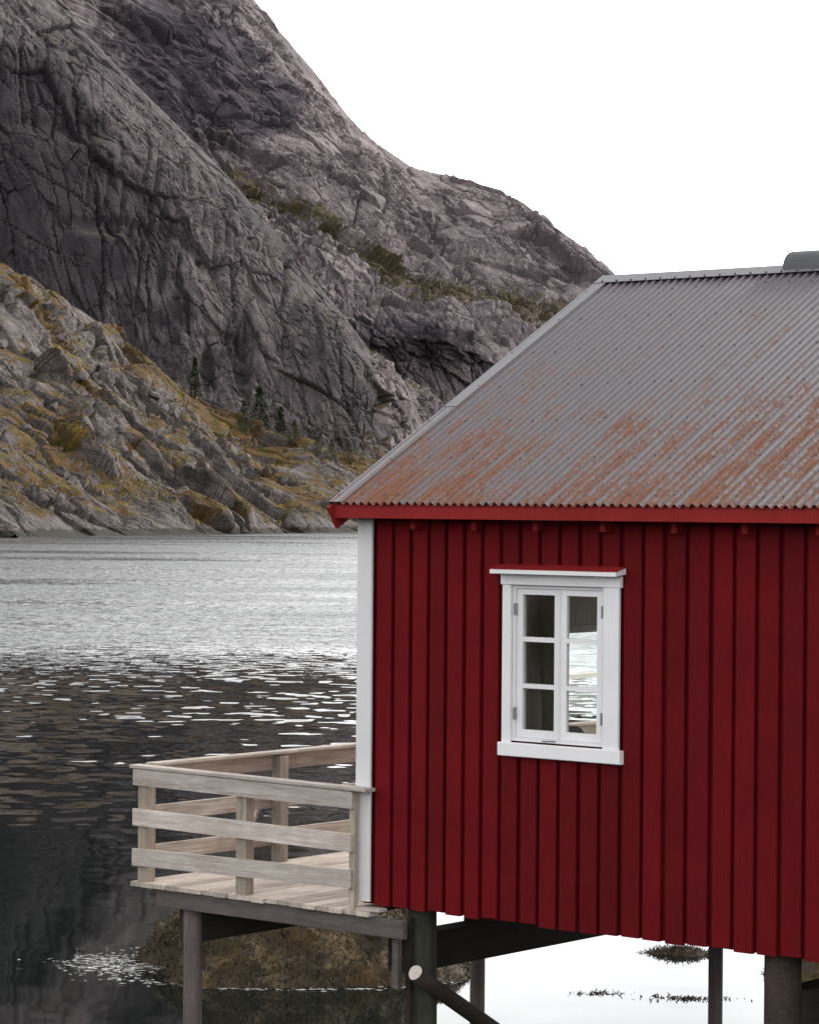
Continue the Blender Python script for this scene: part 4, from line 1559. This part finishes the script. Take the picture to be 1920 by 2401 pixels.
# ------------------------------------------------------------------ rocks in the water and seaweed
def skerry(name, c, rx_, ry_, hz, seed, label, cat='rock', fr=1500):
    n1, n2 = 220, 110
    a = np.linspace(0, 2*np.pi, n1, endpoint=False)
    r = np.linspace(1.0, 0.0, n2)**0.8
    A_, R_ = np.meshgrid(a, r)
    lob = 1+0.16*np.sin(2*A_+seed)+0.1*np.sin(3*A_+2*seed)+0.06*np.sin(5*A_+seed*3)
    lx, ly = np.cos(A_)*R_*rx_*lob, np.sin(A_)*R_*ry_*lob
    X = c[0]+lx*_R[0]-ly*_R[1]
    Y = c[1]+lx*_R[1]+ly*_R[0]
    Z = WATER-0.25+(hz+0.25)*(1-R_**2.2)
    P_ = np.stack([X, Y, Z], -1).reshape(-1, 3)
    Pn = P_.copy()
    k_ = (1-R_.ravel()**5)*min(1, hz*1.2)
    Pn += 0.34*k_[:, None]*np.stack([fbm(P_/0.7, 4, seed+q, 0.6) for q in range(3)], 1)
    Pn[:, 2] += 0.3*k_*fbm(P_/0.55, 4, seed+9, 0.6, True)-0.1*k_
    fs = []
    for j in range(n2-1):
        for i in range(n1):
            k = (i+1) % n1
            fs.append((j*n1+i, j*n1+k, (j+1)*n1+k, (j+1)*n1+i))
    t = thing(name, (c[0], c[1], WATER), label, cat)
    mesh_obj('rock_body', Pn, fs, KELPROCK, t, smooth=True)
    # hanging fronds
    rr = np.random.default_rng(seed)
    V, F = [], []
    idx = rr.choice(len(Pn)-n1, fr*6)
    for i in idx:
        p = Pn[i]
        if p[2] < WATER-0.02:
            continue
        out = p-np.array([c[0], c[1], p[2]])
        out = out/(np.linalg.norm(out)+1e-6)*0.5+rr.normal(size=3)*0.8
        L = rr.uniform(0.02, 0.06)
        d = out*0.8+np.array([0, 0, -0.55])
        sd = np.cross(d, rr.normal(size=3))
        sd /= np.linalg.norm(sd)+1e-6
        k = len(V)
        up = np.array([0, 0, 0.025])
        wv = rr.uniform(0.003, 0.008)
        q0, q1, q2 = p, p+out*L*0.5+up, p+d*L+up*0.3
        for q, s_ in ((q0, 1), (q1, 1), (q2, 0.3)):
            q = np.array([q[0], q[1], max(q[2], WATER+0.006)])
            V.append(tuple(q-sd*wv*s_))
            V.append(tuple(q+sd*wv*s_))
        F += [(k, k+1, k+3, k+2), (k+2, k+3, k+5, k+4)]
    tag(mesh_obj('seaweed', V, F, SEAWEED, t), kind='stuff')
    return t


skerry('skerry', (-8.75, 9.1), 2.5, 1.7, 0.85, 4, 'seaweed-covered rock rising from the water behind the deck pile', fr=6000)
skerry('skerry', (-3.45, 13.5), 1.3, 1.1, 0.6, 7, 'dark rock in the water behind the right-hand pile of the cabin', fr=700)
skerry('skerry', (-5.75, 13.1), 0.75, 0.35, 0.07, 9, 'low dark reef just breaking the water beside the thin pile', fr=300)


def weed_patch(name, c, rx_, ry_, n_, seed, label, h_=0.07, mat=None):
    rr = np.random.default_rng(seed)
    V, F = [], []
    for i in range(n_):
        a, r = rr.uniform(0, 6.28), abs(rr.normal())*0.5
        lx, ly = math.cos(a)*r*rx_, math.sin(a)*r*ry_
        p = np.array([c[0]+lx*_R[0]-ly*_R[1], c[1]+lx*_R[1]+ly*_R[0], WATER-0.01])
        d = np.array([rr.normal()*0.8, rr.normal()*0.8, rr.uniform(0.1, 1.0)])
        L = h_*rr.uniform(0.4, 1.4)
        sd = np.cross(d, rr.normal(size=3))
        sd *= rr.uniform(0.006, 0.014)/(np.linalg.norm(sd)+1e-6)
        k = len(V)
        V += [tuple(p-sd), tuple(p+sd), tuple(p+d*L+sd*0.4), tuple(p+d*L-sd*0.4)]
        F.append((k, k+1, k+2, k+3))
    return tag(mesh_obj(name, V, F, mat or SEAWEED), label, 'seaweed', kind='stuff')


weed_patch('floating_seaweed', (-4.87, 10.03), 0.42, 0.2, 200, 31, 'thin strip of brown seaweed tips breaking the bright water', 0.032)
weed_patch('floating_seaweed', (-3.85, 10.45), 0.6, 0.22, 420, 32, 'longer brown seaweed strip beside the thin pile under the cabin', 0.036)
weed_patch('floating_seaweed', (-10.15, 7.9), 0.75, 0.85, 1600, 33, 'wet glistening seaweed floating at the left tip of the big rock', 0.02, WETWEED)
weed_patch('floating_seaweed', (-6.9, 14.6), 0.7, 0.3, 120, 34, 'sparse seaweed tips below the dark beam under the cabin', 0.03)
# foam, with sky glints painted as pale flakes, round the rock's tip and foot
mf = Mat('foam_glints')
mf.color((0.5, 0.5, 0.48)).rough(0.6)
rr = np.random.default_rng(77)
V, F = [], []
def flake(x_, y_):
    a_, L, w_ = rr.normal()*0.35, rr.uniform(0.015, 0.06), rr.uniform(0.004, 0.009)
    d_ = _R*math.cos(a_)+np.array([-_R[1], _R[0], 0])*math.sin(a_)
    e_ = np.array([-d_[1], d_[0], 0])
    p = np.array([x_, y_, WATER+rr.uniform(0.004, 0.012)])
    k = len(V)
    for t_, q_ in ((-1, 0), (-0.4, -1), (0.5, -0.8), (1, 0), (0.4, 1), (-0.5, 0.8)):
        z_ = np.array([0, 0, rr.uniform(0, 0.006)])
        V.append(tuple(p+d_*L*t_+e_*w_*q_+z_))
    F.append(tuple(range(k, k+6)))
for i in range(520):
    lx, ly = rr.normal()*0.36, rr.normal()*0.42
    c_ = np.array([-10.42, 7.6, 0])+_R*lx+np.array([-_R[1], _R[0], 0])*(ly-0.35*lx)
    flake(c_[0], c_[1])
for i in range(150):                                   # thin line along the front of the rock
    lx = rr.uniform(-2.2, 2.0)
    ly = -1.62*math.sqrt(max(0.05, 1-(lx/2.6)**2))-0.1+rr.normal()*0.05
    c_ = np.array([-8.75, 9.1, 0])+_R*lx+np.array([-_R[1], _R[0], 0])*ly
    flake(c_[0], c_[1])
tag(mesh_obj('foam_glints', V, F, mf.m), 'white foam and painted sky glints at the left tip and foot of the seaweed rock', 'foam', kind='stuff')


# ------------------------------------------------------------------ heather and low scrub
def scrub(name, pts, size, label, mat, seed, n_leaf=12):
    rr = np.random.default_rng(seed)
    n_ = len(pts)
    sz = size*rr.uniform(0.5, 1.3, n_)
    c = np.repeat(pts, n_leaf, 0)
    s_ = np.repeat(sz, n_leaf)[:, None]
    off = rr.normal(size=(n_*n_leaf, 3))*np.array([0.5, 0.5, 0.28])
    off[:, 2] = np.abs(off[:, 2])
    p = c+off*s_
    d = rr.normal(size=(n_*n_leaf, 3))
    d[:, 2] += 0.8
    d /= np.linalg.norm(d, axis=1)[:, None]
    e = np.cross(d, rr.normal(size=d.shape))
    e /= np.linalg.norm(e, axis=1)[:, None]+1e-6
    L = s_*rr.uniform(0.12, 0.34, (n_*n_leaf, 1))
    q = np.stack([p-e*L*0.4, p+d*L*0.5-e*L*0.2, p+d*L, p+e*L*0.45], 1).reshape(-1, 3)
    fs = np.arange(len(q)).reshape(-1, 4)
    return tag(mesh_obj(name, q, [tuple(f) for f in fs.tolist()], mat), label, 'scrub', kind='stuff')


ml = Mat('heather')
_v = ml.co((1, 1, 1))
_c = ml.ramp(ml.noise(_v, 0.16, 4, 0.6), [(0.32, (0.036, 0.023, 0.009)), (0.46, (0.092, 0.047, 0.014)), (0.56, (0.058, 0.053, 0.011)), (0.68, (0.2, 0.118, 0.026))])
_c = ml.mix(ml.ramp(ml.noise(_v, 2.0, 3), [(0.4, 0.6), (0.6, 0.0)]), _c, (0.03, 0.02, 0.008))
ml.color(_c).rough(0.95)
rr = np.random.default_rng(5)
cand = np.where((HVEG > 0.5) & (HU > -40) & (HU < 900) & (HV < 1105) & (HTT < 4.98))[0]
scrub('heather', HC[rr.choice(cand, 3600)], 0.62, 'brown and gold heather and grass tufts covering the hillside ledges', ml.m, 51)
cand = np.where((AVEG > 0.55) & (ATT < 5.2))[0]
scrub('heather', Pa[rr.choice(cand, 1500)], 1.0, 'brown scrub growing along the ledges of the far mountain', SCRUB, 52)
